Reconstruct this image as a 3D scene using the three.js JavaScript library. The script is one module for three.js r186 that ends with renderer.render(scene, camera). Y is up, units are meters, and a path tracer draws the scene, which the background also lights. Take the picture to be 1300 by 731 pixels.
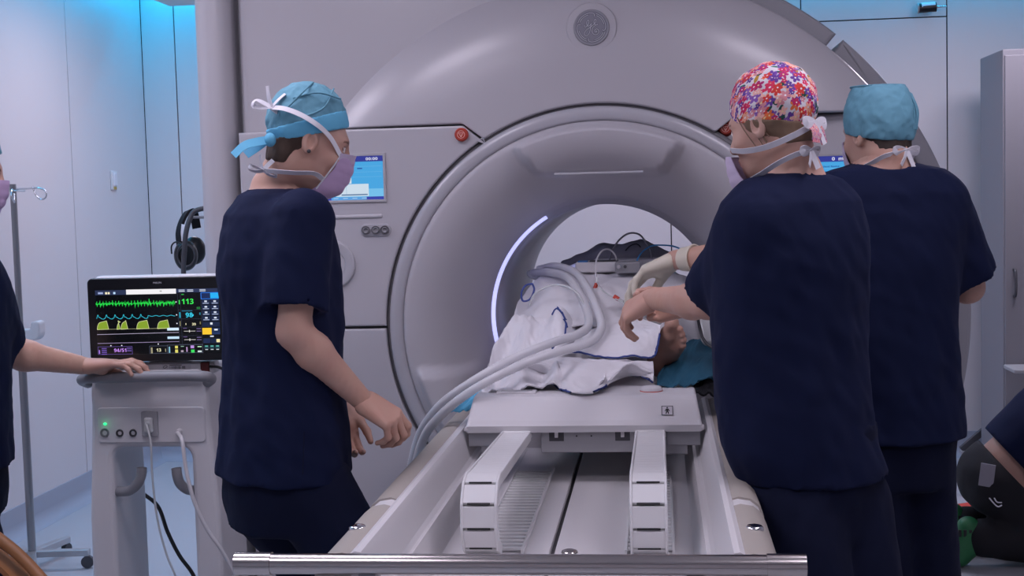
import * as THREE from 'three';
import { RoundedBoxGeometry } from 'three/addons/geometries/RoundedBoxGeometry.js';
import { mergeGeometries, mergeVertices, toCreasedNormals } from 'three/addons/utils/BufferGeometryUtils.js';
import { ImprovedNoise } from 'three/addons/math/ImprovedNoise.js';
import { RectAreaLightUniformsLib } from 'three/addons/lights/RectAreaLightUniformsLib.js';

// ---------------------------------------------------------------- camera, exposure, lights
const scene = new THREE.Scene();
scene.background = new THREE.Color(0x000000);
const camera = new THREE.PerspectiveCamera(24.548, 1300 / 731, 0.05, 40);
camera.position.set(0.15, 1.5, 3.9);
camera.rotation.set(-0.06835, 0.11144, -0.027, 'YXZ');
scene.add(camera);
const renderer = new THREE.WebGLRenderer({ antialias: true });
renderer.toneMapping = THREE.LinearToneMapping;
renderer.toneMappingExposure = 1.3;
renderer.shadowMap.enabled = true;
RectAreaLightUniformsLib.init();
const LAMP = 0xf5ebff, CYAN = 0x08c0ff;
// room light panels in the ceiling: [x, z, width, depth, intensity]
const PANELS = [[-0.95, 1.25, 0.6, 0.6, 4.4], [0.95, 1.25, 0.6, 0.6, 4.4], [-0.95, 2.75, 0.6, 0.6, 3.8], [0.95, 2.75, 0.6, 0.6, 3.8],
  [-1.9, -2.1, 0.6, 0.6, 7], [1.9, -2.1, 0.6, 0.6, 11], [-1.9, 0.6, 0.6, 0.6, 3.6], [0.1, -2.6, 0.6, 0.6, 5]];
const CEIL = 2.62;
for (const [x, z, w, d, i] of PANELS) {
  const l = new THREE.RectAreaLight(LAMP, i, w, d);
  l.position.set(x, CEIL - 0.012, z); l.rotation.x = -Math.PI / 2; l.castShadow = true; scene.add(l);
}
// cyan cove strips that wash the wall tops through the gap between ceiling and wall
const COVES = [[[-1.55, 2.80, -3.54], 2.4, 'back'], [[1.65, 2.80, -3.54], 3.0, 'back'], [[-2.76, 2.80, -0.3], 6.2, 'left']];
for (const [p, len, side] of COVES) {
  const l = new THREE.RectAreaLight(CYAN, side === 'back' ? 17 : 13, len, 0.05);
  l.position.set(...p); l.castShadow = true;
  if (side === 'back') l.lookAt(p[0], p[1] - 1.0, p[2] - 0.35); else { l.lookAt(p[0] - 0.35, p[1] - 1.0, p[2]); l.rotateZ(0); }
  if (side === 'left') l.rotation.set(-Math.PI / 2, 0, Math.PI / 2);
  scene.add(l);
}

// ---------------------------------------------------------------- helpers
const V = (a, b, c) => Array.isArray(a) ? new THREE.Vector3(...a) : new THREE.Vector3(a, b, c);
let seed = 12345;
const rnd = () => { seed = (seed * 1664525 + 1013904223) >>> 0; return seed / 4294967296; };
const noise = new ImprovedNoise();
const nz = (x, y, z) => noise.noise(x + 31.7, y + 17.3, z + 5.1);
const used = {};
const numbered = (n) => { used[n] = (used[n] ?? -1) + 1; return used[n] ? n + '_' + String(used[n]).padStart(3, '0') : n; };
function thing(name, label, category, pos = [0, 0, 0], group) {
  const g = new THREE.Group(); g.name = numbered(name); g.position.set(...pos);
  g.userData = { label, category }; if (group) g.userData.group = group;
  scene.add(g); return g;
}
// geometry is given in world coordinates; the mesh is shifted so that it lands there whatever its parent
function part(parent, name, geo, mat, label) {
  const m = new THREE.Mesh(geo, mat); m.name = name; m.castShadow = m.receiveShadow = true;
  const w = new THREE.Vector3(); for (let o = parent; o && o !== scene; o = o.parent) w.add(o.position);
  m.position.copy(w).negate(); if (label) m.userData.label = label; parent.add(m); return m;
}
function structure(name, geo, mat) { const m = new THREE.Mesh(geo, mat); m.name = name; m.castShadow = m.receiveShadow = true; m.userData.kind = 'structure'; scene.add(m); return m; }
function single(name, label, category, geo, mat, group) {
  geo.computeBoundingBox(); const b = geo.boundingBox, c = new THREE.Vector3((b.min.x + b.max.x) / 2, b.min.y, (b.min.z + b.max.z) / 2);
  geo.translate(-c.x, -c.y, -c.z);
  const m = new THREE.Mesh(geo, mat); m.name = numbered(name); m.position.copy(c); m.castShadow = m.receiveShadow = true;
  m.userData = { label, category }; if (group) m.userData.group = group; scene.add(m); return m;
}
function merge(list) {
  return mergeGeometries(list.map((g) => { let q = g.index ? g.toNonIndexed() : g; for (const k of Object.keys(q.attributes)) if (!['position', 'normal', 'uv'].includes(k)) q.deleteAttribute(k);
    if (!q.attributes.uv) q.setAttribute('uv', new THREE.BufferAttribute(new Float32Array(q.attributes.position.count * 2), 2)); return q; }));
}
const box = (w, h, d, x, y, z, r = 0.004) => { r = Math.min(r, w * 0.45, h * 0.45, d * 0.45); const g = r > 0.0004 ? new RoundedBoxGeometry(w, h, d, 2, r) : new THREE.BoxGeometry(w, h, d); g.translate(x, y, z); return g; };
const plainBox = (x0, x1, y0, y1, z0, z1) => { const g = new THREE.BoxGeometry(x1 - x0, y1 - y0, z1 - z0); g.translate((x0 + x1) / 2, (y0 + y1) / 2, (z0 + z1) / 2); return g; };
const tube = (pts, r, seg = 40, rad = 8, closed = false) => new THREE.TubeGeometry(new THREE.CatmullRomCurve3(pts.map((p) => V(p)), closed, 'centripetal'), seg, r, rad, closed);
const ball = (p, r, sx = 1, sy = 1, sz = 1, n = 16) => { const g = new THREE.SphereGeometry(r, n, Math.ceil(n * 0.7)); g.scale(sx, sy, sz); g.translate(...p); return g; };
function rod(a, b, r0, r1 = r0, seg = 20) {
  a = V(a); b = V(b); const g = new THREE.CylinderGeometry(r1, r0, a.distanceTo(b), seg);
  g.applyQuaternion(new THREE.Quaternion().setFromUnitVectors(V(0, 1, 0), b.clone().sub(a).normalize()));
  g.translate((a.x + b.x) / 2, (a.y + b.y) / 2, (a.z + b.z) / 2); return g;
}
// lathe about the z axis through (cx, cy): profile of [radius, z]
function latheZ(profile, cx, cy, seg = 128, a0 = 0, a1 = Math.PI * 2) {
  const g = new THREE.LatheGeometry(profile.map(([r, z]) => new THREE.Vector2(r, z)), seg, 0, a1);
  if (a0) g.rotateY(Math.PI / 2 + a0);
  g.rotateX(Math.PI / 2); g.translate(cx, cy, 0); return g;
}
function shapeOf(pts) { const s = new THREE.Shape(); pts.forEach(([x, y], i) => i ? s.lineTo(x, y) : s.moveTo(x, y)); s.closePath(); return s; }
// plate in the xy plane with its front face at z
function plate(shape, z, depth, bevel = 0.004, curve = 48) {
  const g = new THREE.ExtrudeGeometry(shape, { depth: depth - 2 * bevel, bevelEnabled: bevel > 0, bevelThickness: bevel, bevelSize: bevel, bevelOffset: -bevel, bevelSegments: 3, curveSegments: curve });
  g.translate(0, 0, z - depth + bevel); return g;
}
function rr(x0, y0, x1, y1, r) { const s = new THREE.Shape(); s.moveTo(x0 + r, y0); s.lineTo(x1 - r, y0); s.absarc(x1 - r, y0 + r, r, -Math.PI / 2, 0); s.lineTo(x1, y1 - r); s.absarc(x1 - r, y1 - r, r, 0, Math.PI / 2); s.lineTo(x0 + r, y1); s.absarc(x0 + r, y1 - r, r, Math.PI / 2, Math.PI); s.lineTo(x0, y0 + r); s.absarc(x0 + r, y0 + r, r, Math.PI, Math.PI * 1.5); return s; }
function canvasTex(w, h, draw, srgb = true) {
  const c = document.createElement('canvas'); c.width = w; c.height = h; draw(c.getContext('2d'), w, h);
  const t = new THREE.CanvasTexture(c); if (srgb) t.colorSpace = THREE.SRGBColorSpace; t.wrapS = t.wrapT = THREE.RepeatWrapping; t.magFilter = THREE.LinearFilter; return t;
}
// a plane showing a canvas; centre, size, yaw about y, pitch about x
function panelPlane(w, h, pos, yaw = 0, pitch = 0) { const g = new THREE.PlaneGeometry(w, h); g.rotateX(pitch); g.rotateY(yaw); g.translate(...pos); return g; }

// ---------------------------------------------------------------- materials
const lin = (r, g, b) => new THREE.Color().setRGB(r, g, b);
const std = (c, roughness = 0.5, extra = {}) => new THREE.MeshStandardMaterial({ color: c, roughness, ...extra });
const phy = (c, roughness = 0.5, extra = {}) => new THREE.MeshPhysicalMaterial({ color: c, roughness, ...extra });
const speckle = (n, lo, hi, cell) => { const d = new Uint8Array(n * n * 4); for (let i = 0; i < n * n; i++) { const x = i % n, y = (i / n) | 0; const v = lo + (hi - lo) * (0.5 * rnd() + 0.5 * (0.5 + 0.5 * nz(x / cell, y / cell, 3))); d[i * 4] = d[i * 4 + 1] = d[i * 4 + 2] = v; d[i * 4 + 3] = 255; } const t = new THREE.DataTexture(d, n, n); t.wrapS = t.wrapT = THREE.RepeatWrapping; t.magFilter = THREE.LinearFilter; t.needsUpdate = true; return t; };
const fineTex = speckle(256, 110, 145, 9);
const weaveTex = (() => { const n = 128, d = new Uint8Array(n * n * 4); for (let i = 0; i < n * n; i++) { const x = i % n, y = (i / n) | 0; const v = 128 + 50 * Math.sin(x * Math.PI / 2) * Math.cos(y * Math.PI / 2) + 30 * (rnd() - 0.5); d[i * 4] = d[i * 4 + 1] = d[i * 4 + 2] = v; d[i * 4 + 3] = 255; } const t = new THREE.DataTexture(d, n, n); t.wrapS = t.wrapT = THREE.RepeatWrapping; t.repeat.set(14, 14); t.magFilter = THREE.LinearFilter; t.needsUpdate = true; return t; })();
const M = {
  wall: std(lin(0.67, 0.64, 0.66), 0.42),
  seam: std(lin(0.03, 0.03, 0.035), 0.8),
  floor: std(lin(0.44, 0.45, 0.49), 0.45, { bumpMap: fineTex, bumpScale: 0.0004 }),
  ceiling: std(lin(0.7, 0.7, 0.72), 0.7),
  lamp: new THREE.MeshStandardMaterial({ color: 0xffffff, roughness: 0.6, emissive: LAMP, emissiveIntensity: 4 }),
  cove: new THREE.MeshStandardMaterial({ color: 0xffffff, roughness: 0.6, emissive: CYAN, emissiveIntensity: 4 }),
  shell: phy(lin(0.50, 0.485, 0.515), 0.33, { clearcoat: 0.25, clearcoatRoughness: 0.2 }),
  funnel: std(lin(0.50, 0.485, 0.515), 0.55),
  shellMatt: std(lin(0.46, 0.45, 0.475), 0.4),
  groove: std(lin(0.16, 0.155, 0.165), 0.6),
  ringBand: phy(lin(0.46, 0.455, 0.49), 0.3, { clearcoat: 0.3, clearcoatRoughness: 0.15 }),
  greyTrim: std(lin(0.30, 0.30, 0.33), 0.4),
  boreWall: std(lin(0.42, 0.42, 0.45), 0.45),
  whitePlastic: std(lin(0.68, 0.67, 0.69), 0.38),
  chain: std(lin(0.74, 0.74, 0.74), 0.45),
  trayWhite: std(lin(0.70, 0.685, 0.69), 0.36),
  tan: std(lin(0.40, 0.365, 0.325), 0.6, { bumpMap: fineTex, bumpScale: 0.0003 }),
  greyPlastic: std(lin(0.26, 0.26, 0.28), 0.45),
  midGrey: std(lin(0.36, 0.36, 0.38), 0.45),
  darkGrey: std(lin(0.06, 0.06, 0.07), 0.45),
  black: std(lin(0.008, 0.008, 0.010), 0.35),
  blackRubber: std(lin(0.012, 0.012, 0.013), 0.6),
  steel: std(lin(0.62, 0.58, 0.55), 0.2, { metalness: 1 }),
  chrome: std(lin(0.75, 0.75, 0.77), 0.14, { metalness: 1 }),
  poleSteel: std(lin(0.34, 0.34, 0.35), 0.3, { metalness: 0.9 }),
  alu: std(lin(0.55, 0.55, 0.57), 0.38, { metalness: 0.85 }),
  red: std(lin(0.55, 0.06, 0.035), 0.4),
  redDark: std(lin(0.22, 0.02, 0.015), 0.4),
  navy: phy(lin(0.0046, 0.0090, 0.038), 0.85, { specularIntensity: 0.4, sheen: 0.2, sheenRoughness: 0.6, sheenColor: lin(0.02, 0.04, 0.16), bumpMap: weaveTex, bumpScale: 0.0003 }),
  navyDark: phy(lin(0.0040, 0.0068, 0.026), 0.85, { specularIntensity: 0.4, sheen: 0.18, sheenRoughness: 0.6, sheenColor: lin(0.02, 0.035, 0.11), bumpMap: weaveTex, bumpScale: 0.0003 }),
  blackCloth: std(lin(0.006, 0.006, 0.010), 0.85),
  skin: phy(lin(0.58, 0.345, 0.265), 0.55, { vertexColors: true }),
  hairBrown: std(lin(0.055, 0.032, 0.020), 0.6),
  hairBlond: std(lin(0.19, 0.12, 0.075), 0.6),
  hairDark: std(lin(0.035, 0.022, 0.016), 0.6),
  capBlue: phy(lin(0.13, 0.33, 0.43), 0.8, { bumpMap: weaveTex, bumpScale: 0.0003 }),
  capBrim: phy(lin(0.13, 0.46, 0.68), 0.8),
  maskPink: phy(lin(0.50, 0.36, 0.56), 0.85),
  maskPale: phy(lin(0.60, 0.50, 0.66), 0.85),
  ribbonWhite: phy(lin(0.74, 0.73, 0.78), 0.85),
  glove: phy(lin(0.70, 0.64, 0.52), 0.5),
  linen: phy(lin(0.76, 0.75, 0.78), 0.9, { sheen: 0.3, sheenRoughness: 0.7, bumpMap: weaveTex, bumpScale: 0.0005 }),
  hem: std(lin(0.045, 0.075, 0.26), 0.85),
  teal: phy(lin(0.012, 0.095, 0.16), 0.7),
  blueDrape: phy(lin(0.12, 0.48, 0.72), 0.7),
  hose: phy(lin(0.84, 0.84, 0.87), 0.30, { transmission: 0.3, thickness: 0 }),
  clearTube: phy(lin(0.80, 0.82, 0.82), 0.25, { transmission: 0.35, thickness: 0 }),
  cushion: std(lin(0.38, 0.38, 0.42), 0.8),
  greenClog: std(lin(0.02, 0.16, 0.055), 0.5),
  wood: std(lin(0.30, 0.12, 0.04), 0.5),
  tape: std(lin(0.60, 0.07, 0.05), 0.6),
};
// ---------------------------------------------------------------- the room
const XL = -2.82, XR = 3.3, ZB = -3.6, ZF = 5.2, TOP = 3.0;
structure('floor', plainBox(XL - 0.2, XR + 0.2, -0.12, 0, ZB - 0.2, ZF + 0.2), M.floor);
structure('ceiling', plainBox(XL - 0.2, XR + 0.2, TOP, TOP + 0.1, ZB - 0.2, ZF + 0.2), M.ceiling);
{ // dropped ceiling that leaves a gap along the walls, with holes for nothing: lamps sit flush in its underside
  const soffit = structure('trim_1', plainBox(XL + 0.27, XR - 0.27, CEIL, CEIL + 0.06, ZB + 0.24, ZF - 0.2), M.ceiling);
  PANELS.forEach(([x, z, w, d], i) => {
    const t = thing('ceiling_light', 'square white ceiling light panel ' + ['over the left of the table foot', 'over the right of the table foot', 'behind the camera on the left', 'behind the camera on the right', 'in the back left corner', 'in the back right corner', 'above the left wall person', 'behind the scanner'][i], 'ceiling light', [x, CEIL - 0.010, z], 'ceiling light panels');
    part(t, 'frame', merge([box(w + 0.05, 0.012, 0.025, x, CEIL - 0.006, z + d / 2 + 0.0125, 0.002), box(w + 0.05, 0.012, 0.025, x, CEIL - 0.006, z - d / 2 - 0.0125, 0.002), box(0.025, 0.012, d, x + w / 2 + 0.0125, CEIL - 0.006, z, 0.002), box(0.025, 0.012, d, x - w / 2 - 0.0125, CEIL - 0.006, z, 0.002)]), M.alu);
    part(t, 'diffuser', plainBox(x - w / 2, x + w / 2, CEIL - 0.007, CEIL - 0.001, z - d / 2, z + d / 2), M.lamp);
  });
  COVES.forEach(([p, len, side], i) => {
    const s = single('light_strip', side === 'left' ? 'cyan cove light strip above the left wall' : i ? 'cyan cove light strip above the back wall door' : 'cyan cove light strip above the back wall behind the scanner', 'light strip',
      side === 'back' ? plainBox(p[0] - len / 2, p[0] + len / 2, p[1] + 0.002, p[1] + 0.02, p[2] - 0.025, p[2] + 0.025) : plainBox(p[0] - 0.025, p[0] + 0.025, p[1] + 0.002, p[1] + 0.02, p[2] - len / 2, p[2] + len / 2), M.cove);
    return s;
  });
}
const GAP = 0.007;
function panelWall(name, axis, at, out, cuts, extra) {
  // dark backing with white panels standing 12 mm proud of it; cuts are the seam positions along the wall
  const th = 0.15, lo = cuts[0], hi = cuts[cuts.length - 1], sgn = out;
  const mk = (a, b, y0, y1, d0, d1) => axis === 'z' ? plainBox(a, b, y0, y1, Math.min(d0, d1), Math.max(d0, d1)) : plainBox(Math.min(d0, d1), Math.max(d0, d1), y0, y1, a, b);
  const w = structure(name, mk(lo, hi, 0, TOP, at - sgn * (th + 0.012), at - sgn * 0.012), M.seam);
  for (let i = 0; i + 1 < cuts.length; i++) {
    const a = cuts[i] + GAP / 2, b = cuts[i + 1] - GAP / 2, ys = (extra && extra[i]) || [0.13, TOP];
    for (let k = 0; k + 1 < ys.length; k++) { const m = part(w, 'panel', mk(a, b, ys[k] + (k ? GAP / 2 : 0), ys[k + 1] - (k + 2 < ys.length ? GAP / 2 : 0), at - sgn * 0.012, at), M.wall); m.name = 'panel'; }
  }
  return w;
}
panelWall('wall_left', 'x', XL, 1, [ZB, -2.60, -1.45, -0.3, 0.85, 2.0, 3.15, ZF]);
panelWall('wall_back', 'z', ZB, 1, [XL, -2.62, -1.5, -0.6, 0.22, 0.95, 1.73, 2.6, XR], { 5: [0.13, 2.418, TOP], 4: [0.13, 2.418, TOP] });
panelWall('wall_right', 'x', XR, -1, [ZB, -2.0, -0.3, 1.4, 3.1, ZF]);
panelWall('wall_front', 'z', ZF, -1, [XL, -1.6, 0, 1.6, XR]);
// coved vinyl skirting
function skirting(name, a, b, axis, at, dir) {
  const s = new THREE.Shape(); s.moveTo(0, 0); s.lineTo(0, 0.14); s.lineTo(0.008, 0.14); s.lineTo(0.01, 0.06); s.quadraticCurveTo(0.014, 0.012, 0.06, 0.001); s.lineTo(0.06, 0); s.closePath();
  const g = new THREE.ExtrudeGeometry(s, { depth: b - a, bevelEnabled: false });
  if (axis === 'x') { if (dir < 0) g.rotateY(Math.PI); g.translate(at, 0, dir < 0 ? b : a); } else { g.rotateY(dir > 0 ? -Math.PI / 2 : Math.PI / 2); g.translate(dir > 0 ? b : a, 0, at); }
  structure(name, g, std(lin(0.36, 0.39, 0.47), 0.45));
}
skirting('baseboard_left', ZB, ZF, 'x', XL, 1); skirting('baseboard_back', XL, XR, 'z', ZB, 1); skirting('baseboard_right', ZB, ZF, 'x', XR, -1);

// ---------------------------------------------------------------- the scanner
const CX = -0.02, CY = 1.12;
const scanner = thing('mri_scanner', 'large white MRI scanner with a round bore in the middle of the room', 'mri scanner', [CX, 0, -0.75]);
{
  const R0 = 0.647, R1 = 1.035;
  const zDome = (r) => -0.085 * Math.pow(Math.max(0, (r - 0.66) / (R1 - 0.66)), 4);
  const yLow = (ax) => ax > 0.40 ? 0.600 : ax > 0.335 ? 0.55 + (ax - 0.335) / 0.065 * 0.05 : 0.0;
  // upper dome panel: polar grid bounded below by the ring and by the panel seams
  const rIn = (t) => { let lo = R0, hi = R1; const ok = (r) => r * Math.sin(t) >= yLow(Math.abs(r * Math.cos(t))); if (ok(R0)) return R0; for (let i = 0; i < 30; i++) { const m = (lo + hi) / 2; ok(m) ? hi = m : lo = m; } return hi; };
  const t0 = Math.asin(0.602 / R1), NT = 240, NR = 30, pos = [], idx = [];
  for (let i = 0; i <= NT; i++) {
    const t = t0 + (Math.PI - 2 * t0) * i / NT, a = rIn(t);
    const row = [[a, -0.03], [a + 0.001, -0.006], [a + 0.004, -0.001]];
    for (let k = 0; k <= NR; k++) { const r = a + 0.008 + (R1 - a - 0.008) * k / NR; row.push([r, 0]); }
    row.push([R1 + 0.006, -0.012], [R1 + 0.007, -0.03], [R1 + 0.007, -0.22]);
    row.forEach(([r, dz]) => pos.push(CX + r * Math.cos(t), CY + r * Math.sin(t), zDome(Math.min(r, R1)) + dz));
  }
  const W = NR + 7;
  for (let i = 0; i < NT; i++) for (let k = 0; k < W - 1; k++) { const q = i * W + k; idx.push(q, q + 1, q + W, q + 1, q + W + 1, q + W); }
  const dome = new THREE.BufferGeometry(); dome.setAttribute('position', new THREE.Float32BufferAttribute(pos, 3)); dome.setIndex(idx); dome.computeVertexNormals();
  part(scanner, 'dome_panel', dome, M.shell);
  // side panels, each a bevelled plate that stops at the ring
  const arc = (r, a, b, n) => Array.from({ length: n + 1 }, (_, i) => [CX + r * Math.cos(a + (b - a) * i / n), CY + r * Math.sin(a + (b - a) * i / n)]);
  const g = 0.004, aTop = Math.atan2(0.54, 0.335);
  const LX = -1.085;
  const upperLeft = shapeOf([[CX + LX, CY + g], [CX + LX, CY + 0.6 - g], [CX - 0.40, CY + 0.6 - g], [CX - 0.337, CY + 0.548 - g], ...arc(R0 + g, Math.PI - aTop, Math.PI - 0.006, 40)]);
  part(scanner, 'side_panel', plate(upperLeft, -0.002, 0.05, 0.006), M.shell);
  const lowerLeft = shapeOf([[CX + LX, 0.12], [CX + LX, CY - g], ...arc(R0 + g, Math.PI + 0.006, Math.PI * 1.5 - 0.01, 40), [CX - 0.01, 0.12]]);
  part(scanner, 'side_panel', plate(lowerLeft, -0.002, 0.05, 0.006), M.shell);
  const upperRight = shapeOf([[CX + 0.337, CY + 0.548 - g], [CX + 0.40, CY + 0.6 - g], ...arc(R1 - 0.03, Math.asin(0.6 / (R1 - 0.03)), 0.005, 20), ...arc(R0 + g, 0.006, aTop, 40)]);
  part(scanner, 'side_panel', plate(upperRight, -0.06, 0.05, 0.006), M.shell);
  const lowerRight = shapeOf([[CX + 0.01, 0.12], ...arc(R0 + g, -Math.PI * 0.5 + 0.01, -0.006, 40), ...arc(R1 - 0.03, -0.006, -0.7, 20), [CX + 0.77, 0.12]]);
  part(scanner, 'side_panel', plate(lowerRight, -0.06, 0.05, 0.006), M.shell);
  // backing behind the seams and the main drum
  const bs = new THREE.Shape(); bs.absarc(CX, CY, R1 - 0.01, 0, Math.PI * 2); const bh = new THREE.Path(); bh.absarc(CX, CY, 0.6, 0, Math.PI * 2, true); bs.holes.push(bh);
  part(scanner, 'backing', merge([plate(bs, -0.16, 0.03, 0, 96), plate(shapeOf([[CX + LX, 0.12], [CX + LX, CY + 0.59], [CX - 0.36, CY + 0.59], ...arc(0.64, Math.PI - aTop, Math.PI * 1.5, 60)]), -0.035, 0.2, 0)]), M.groove);
  part(scanner, 'drum', latheZ([[1.0, -0.24], [1.055, -0.24], [1.055, -1.40], [1.0, -1.5], [0.5, -1.52], [0.38, -1.55], [0.352, -1.5], [0.36, -1.4], [0.9, -1.38], [1.0, -1.3], [1.0, -0.24]], CX, CY, 96), M.shellMatt);
  part(scanner, 'base', merge([box(1.5, 0.22, 1.2, CX, 0.11, -0.78, 0.03)]), M.greyPlastic);
  // grey cover segments around the rim
  for (const [a, b] of [[0.87, 1.9], [0.25, 0.845], [-0.75, 0.225]]) {
    const s = new THREE.Shape(); const r0 = 1.045, r1 = 1.105; s.absarc(CX, CY, r1, a, b); s.absarc(CX, CY, r0, b, a, true); s.closePath();
    part(scanner, 'rim_cover', plate(s, -0.205, 0.34, 0.012, 64), M.greyTrim);
  }
  // ring band and flared funnel
  part(scanner, 'ring_groove', latheZ([[0.655, -0.03], [0.648, -0.016], [0.638, -0.016], [0.636, -0.03]], CX, CY), M.groove);
  part(scanner, 'ring_band', latheZ([[0.640, -0.04], [0.640, -0.004], [0.634, 0.006], [0.622, 0.010], [0.606, 0.008], [0.598, 0.003], [0.596, -0.02]], CX, CY), M.ringBand);
  const prof = [[0.599, -0.02], [0.598, 0.0], [0.592, 0.007], [0.582, 0.008]];
  for (let i = 1; i <= 34; i++) { const s = i / 34; const r = 0.582 - 0.205 * s; prof.push([r, 0.008 - 0.245 * Math.pow(s, 2.6) - 0.02 * s]); }
  prof.push([0.374, -0.285], [0.369, -0.305]);
  const NS = 256, fp = [], fi = [];
  const sm = (a, b, x) => { const t = Math.min(1, Math.max(0, (x - a) / (b - a))); return t * t * (3 - 2 * t); };
  for (let i = 0; i <= NS; i++) { const t = i / NS * Math.PI * 2; prof.forEach(([r, z], k) => {
    const x = r * Math.cos(t), y = r * Math.sin(t); let zz = z;
    if (k > 2) {
      const edge = 0.445 + 0.10 * sm(0.17, 0.27, Math.abs(x)), hood = sm(edge - 0.012, edge + 0.006, y) * sm(0.30, 0.2, Math.abs(x));
      zz = z + hood * 0.055 * sm(0.590, 0.57, r);
      const ledge = sm(-0.125, -0.15, y) * sm(0.16, 0.22, Math.abs(x)); zz += ledge * 0.03 * sm(0.585, 0.56, r) * sm(0.40, 0.44, r);
    }
    fp.push(CX + x, CY + y, zz); }); }
  const FW = prof.length;
  for (let i = 0; i < NS; i++) for (let k = 0; k < FW - 1; k++) { const q = i * FW + k; fi.push(q, q + FW, q + 1, q + 1, q + FW, q + FW + 1); }
  const fl = new THREE.BufferGeometry(); fl.setAttribute('position', new THREE.Float32BufferAttribute(fp, 3)); fl.setIndex(fi); fl.computeVertexNormals();
  part(scanner, 'bore_funnel', fl, M.funnel);
  // bore tube with the lit rim and the dark slot in its roof
  part(scanner, 'bore_tube', latheZ([[0.354, -0.345], [0.351, -0.355], [0.350, -0.37], [0.350, -1.50], [0.366, -1.56], [0.38, -1.56], [0.372, -0.33]], CX, CY), M.boreWall);
  part(scanner, 'light_ring', latheZ([[0.3688, -0.302], [0.3590, -0.328]], CX, CY, 48, 2.1, 2.0), new THREE.MeshStandardMaterial({ color: 0xffffff, roughness: 0.5, emissive: 0xb4b8ff, emissiveIntensity: 0.8 }), 'glowing lavender strip round the left mouth of the bore');
  part(scanner, 'bore_lip', latheZ([[0.369, -0.302], [0.3525, -0.346]].map(([a, b]) => [a + 0.001, b - 0.001]), CX, CY), M.shellMatt);
  for (const a of [2.3, 2.9, 3.5]) { const l = new THREE.PointLight(0xb4b8ff, 0.006); l.position.set(CX + 0.22 * Math.cos(a), CY + 0.22 * Math.sin(a), -0.40); l.castShadow = true; scene.add(l); }
  const sl = latheZ([[0.3485, -1.02], [0.3485, -0.98]], CX, CY);
  { const s = new THREE.CylinderGeometry(0.349, 0.349, 0.05, 24, 1, true, 0.35, 0.42); s.rotateX(Math.PI / 2); s.rotateZ(0.95 + Math.PI * 0.5); s.translate(CX, CY, -1.30); part(scanner, 'slot', s, M.black); sl.dispose(); }
  // left service block behind the dome with its rounded column
  part(scanner, 'service_block', plate(shapeOf([[CX - 1.095, 0.12], [CX - 1.095, 2.42], [CX - 0.25, 2.42], [CX - 0.25, 1.82], [CX - 0.67, 1.82], [CX - 0.67, 0.12]]), -0.07, 0.6, 0.02), M.shell);
  part(scanner, 'column_seam', plainBox(CX - 1.14, CX - 1.08, 0.1, 2.38, -0.3, -0.13), M.greyPlastic);
  part(scanner, 'column', (() => { const s = rr(-0.046, -0.30, 0.046, 0.30, 0.04); const q = new THREE.ExtrudeGeometry(s, { depth: 2.36, bevelEnabled: true, bevelSize: 0.01, bevelThickness: 0.01, bevelSegments: 2, curveSegments: 12 }); q.rotateX(-Math.PI / 2); q.translate(CX - 1.168, 0.05, -0.33); return q; })(), M.shell);
  // emergency stop buttons
  const stopTex = canvasTex(128, 128, (c) => { c.fillStyle = '#b23a2a'; c.fillRect(0, 0, 128, 128); c.strokeStyle = '#f0c9bd'; c.lineWidth = 5; c.beginPath(); c.arc(64, 64, 42, 0, 7); c.stroke(); c.beginPath(); c.moveTo(36, 46); c.lineTo(92, 46); c.lineTo(64, 94); c.closePath(); c.stroke(); c.beginPath(); c.moveTo(64, 54); c.lineTo(64, 74); c.stroke(); c.beginPath(); c.arc(64, 81, 2, 0, 7); c.stroke(); });
  const stopMat = std(0xffffff, 0.4, { map: stopTex });
  const disc = (r, x, y, z) => { const q = new THREE.CircleGeometry(r, 36); q.translate(x, y, z); return q; };
  for (const [px, py, z] of [[...[-0.424, 1.689, 0.000]], [...[0.350, 1.685, -0.050]]]) {
    const b = part(scanner, 'stop_button', latheZ([[0.0, z + 0.014], [0.016, z + 0.014], [0.0195, z + 0.011], [0.0205, z - 0.006], [0.024, z - 0.006], [0.024, z - 0.012]], px, py, 36), M.red);
    part(b, 'stop_symbol', disc(0.0165, px, py, z + 0.0146), stopMat);
  }
  // the medallion with its script monogram
  const lp = [-0.033, 1.987, 0.000];
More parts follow.
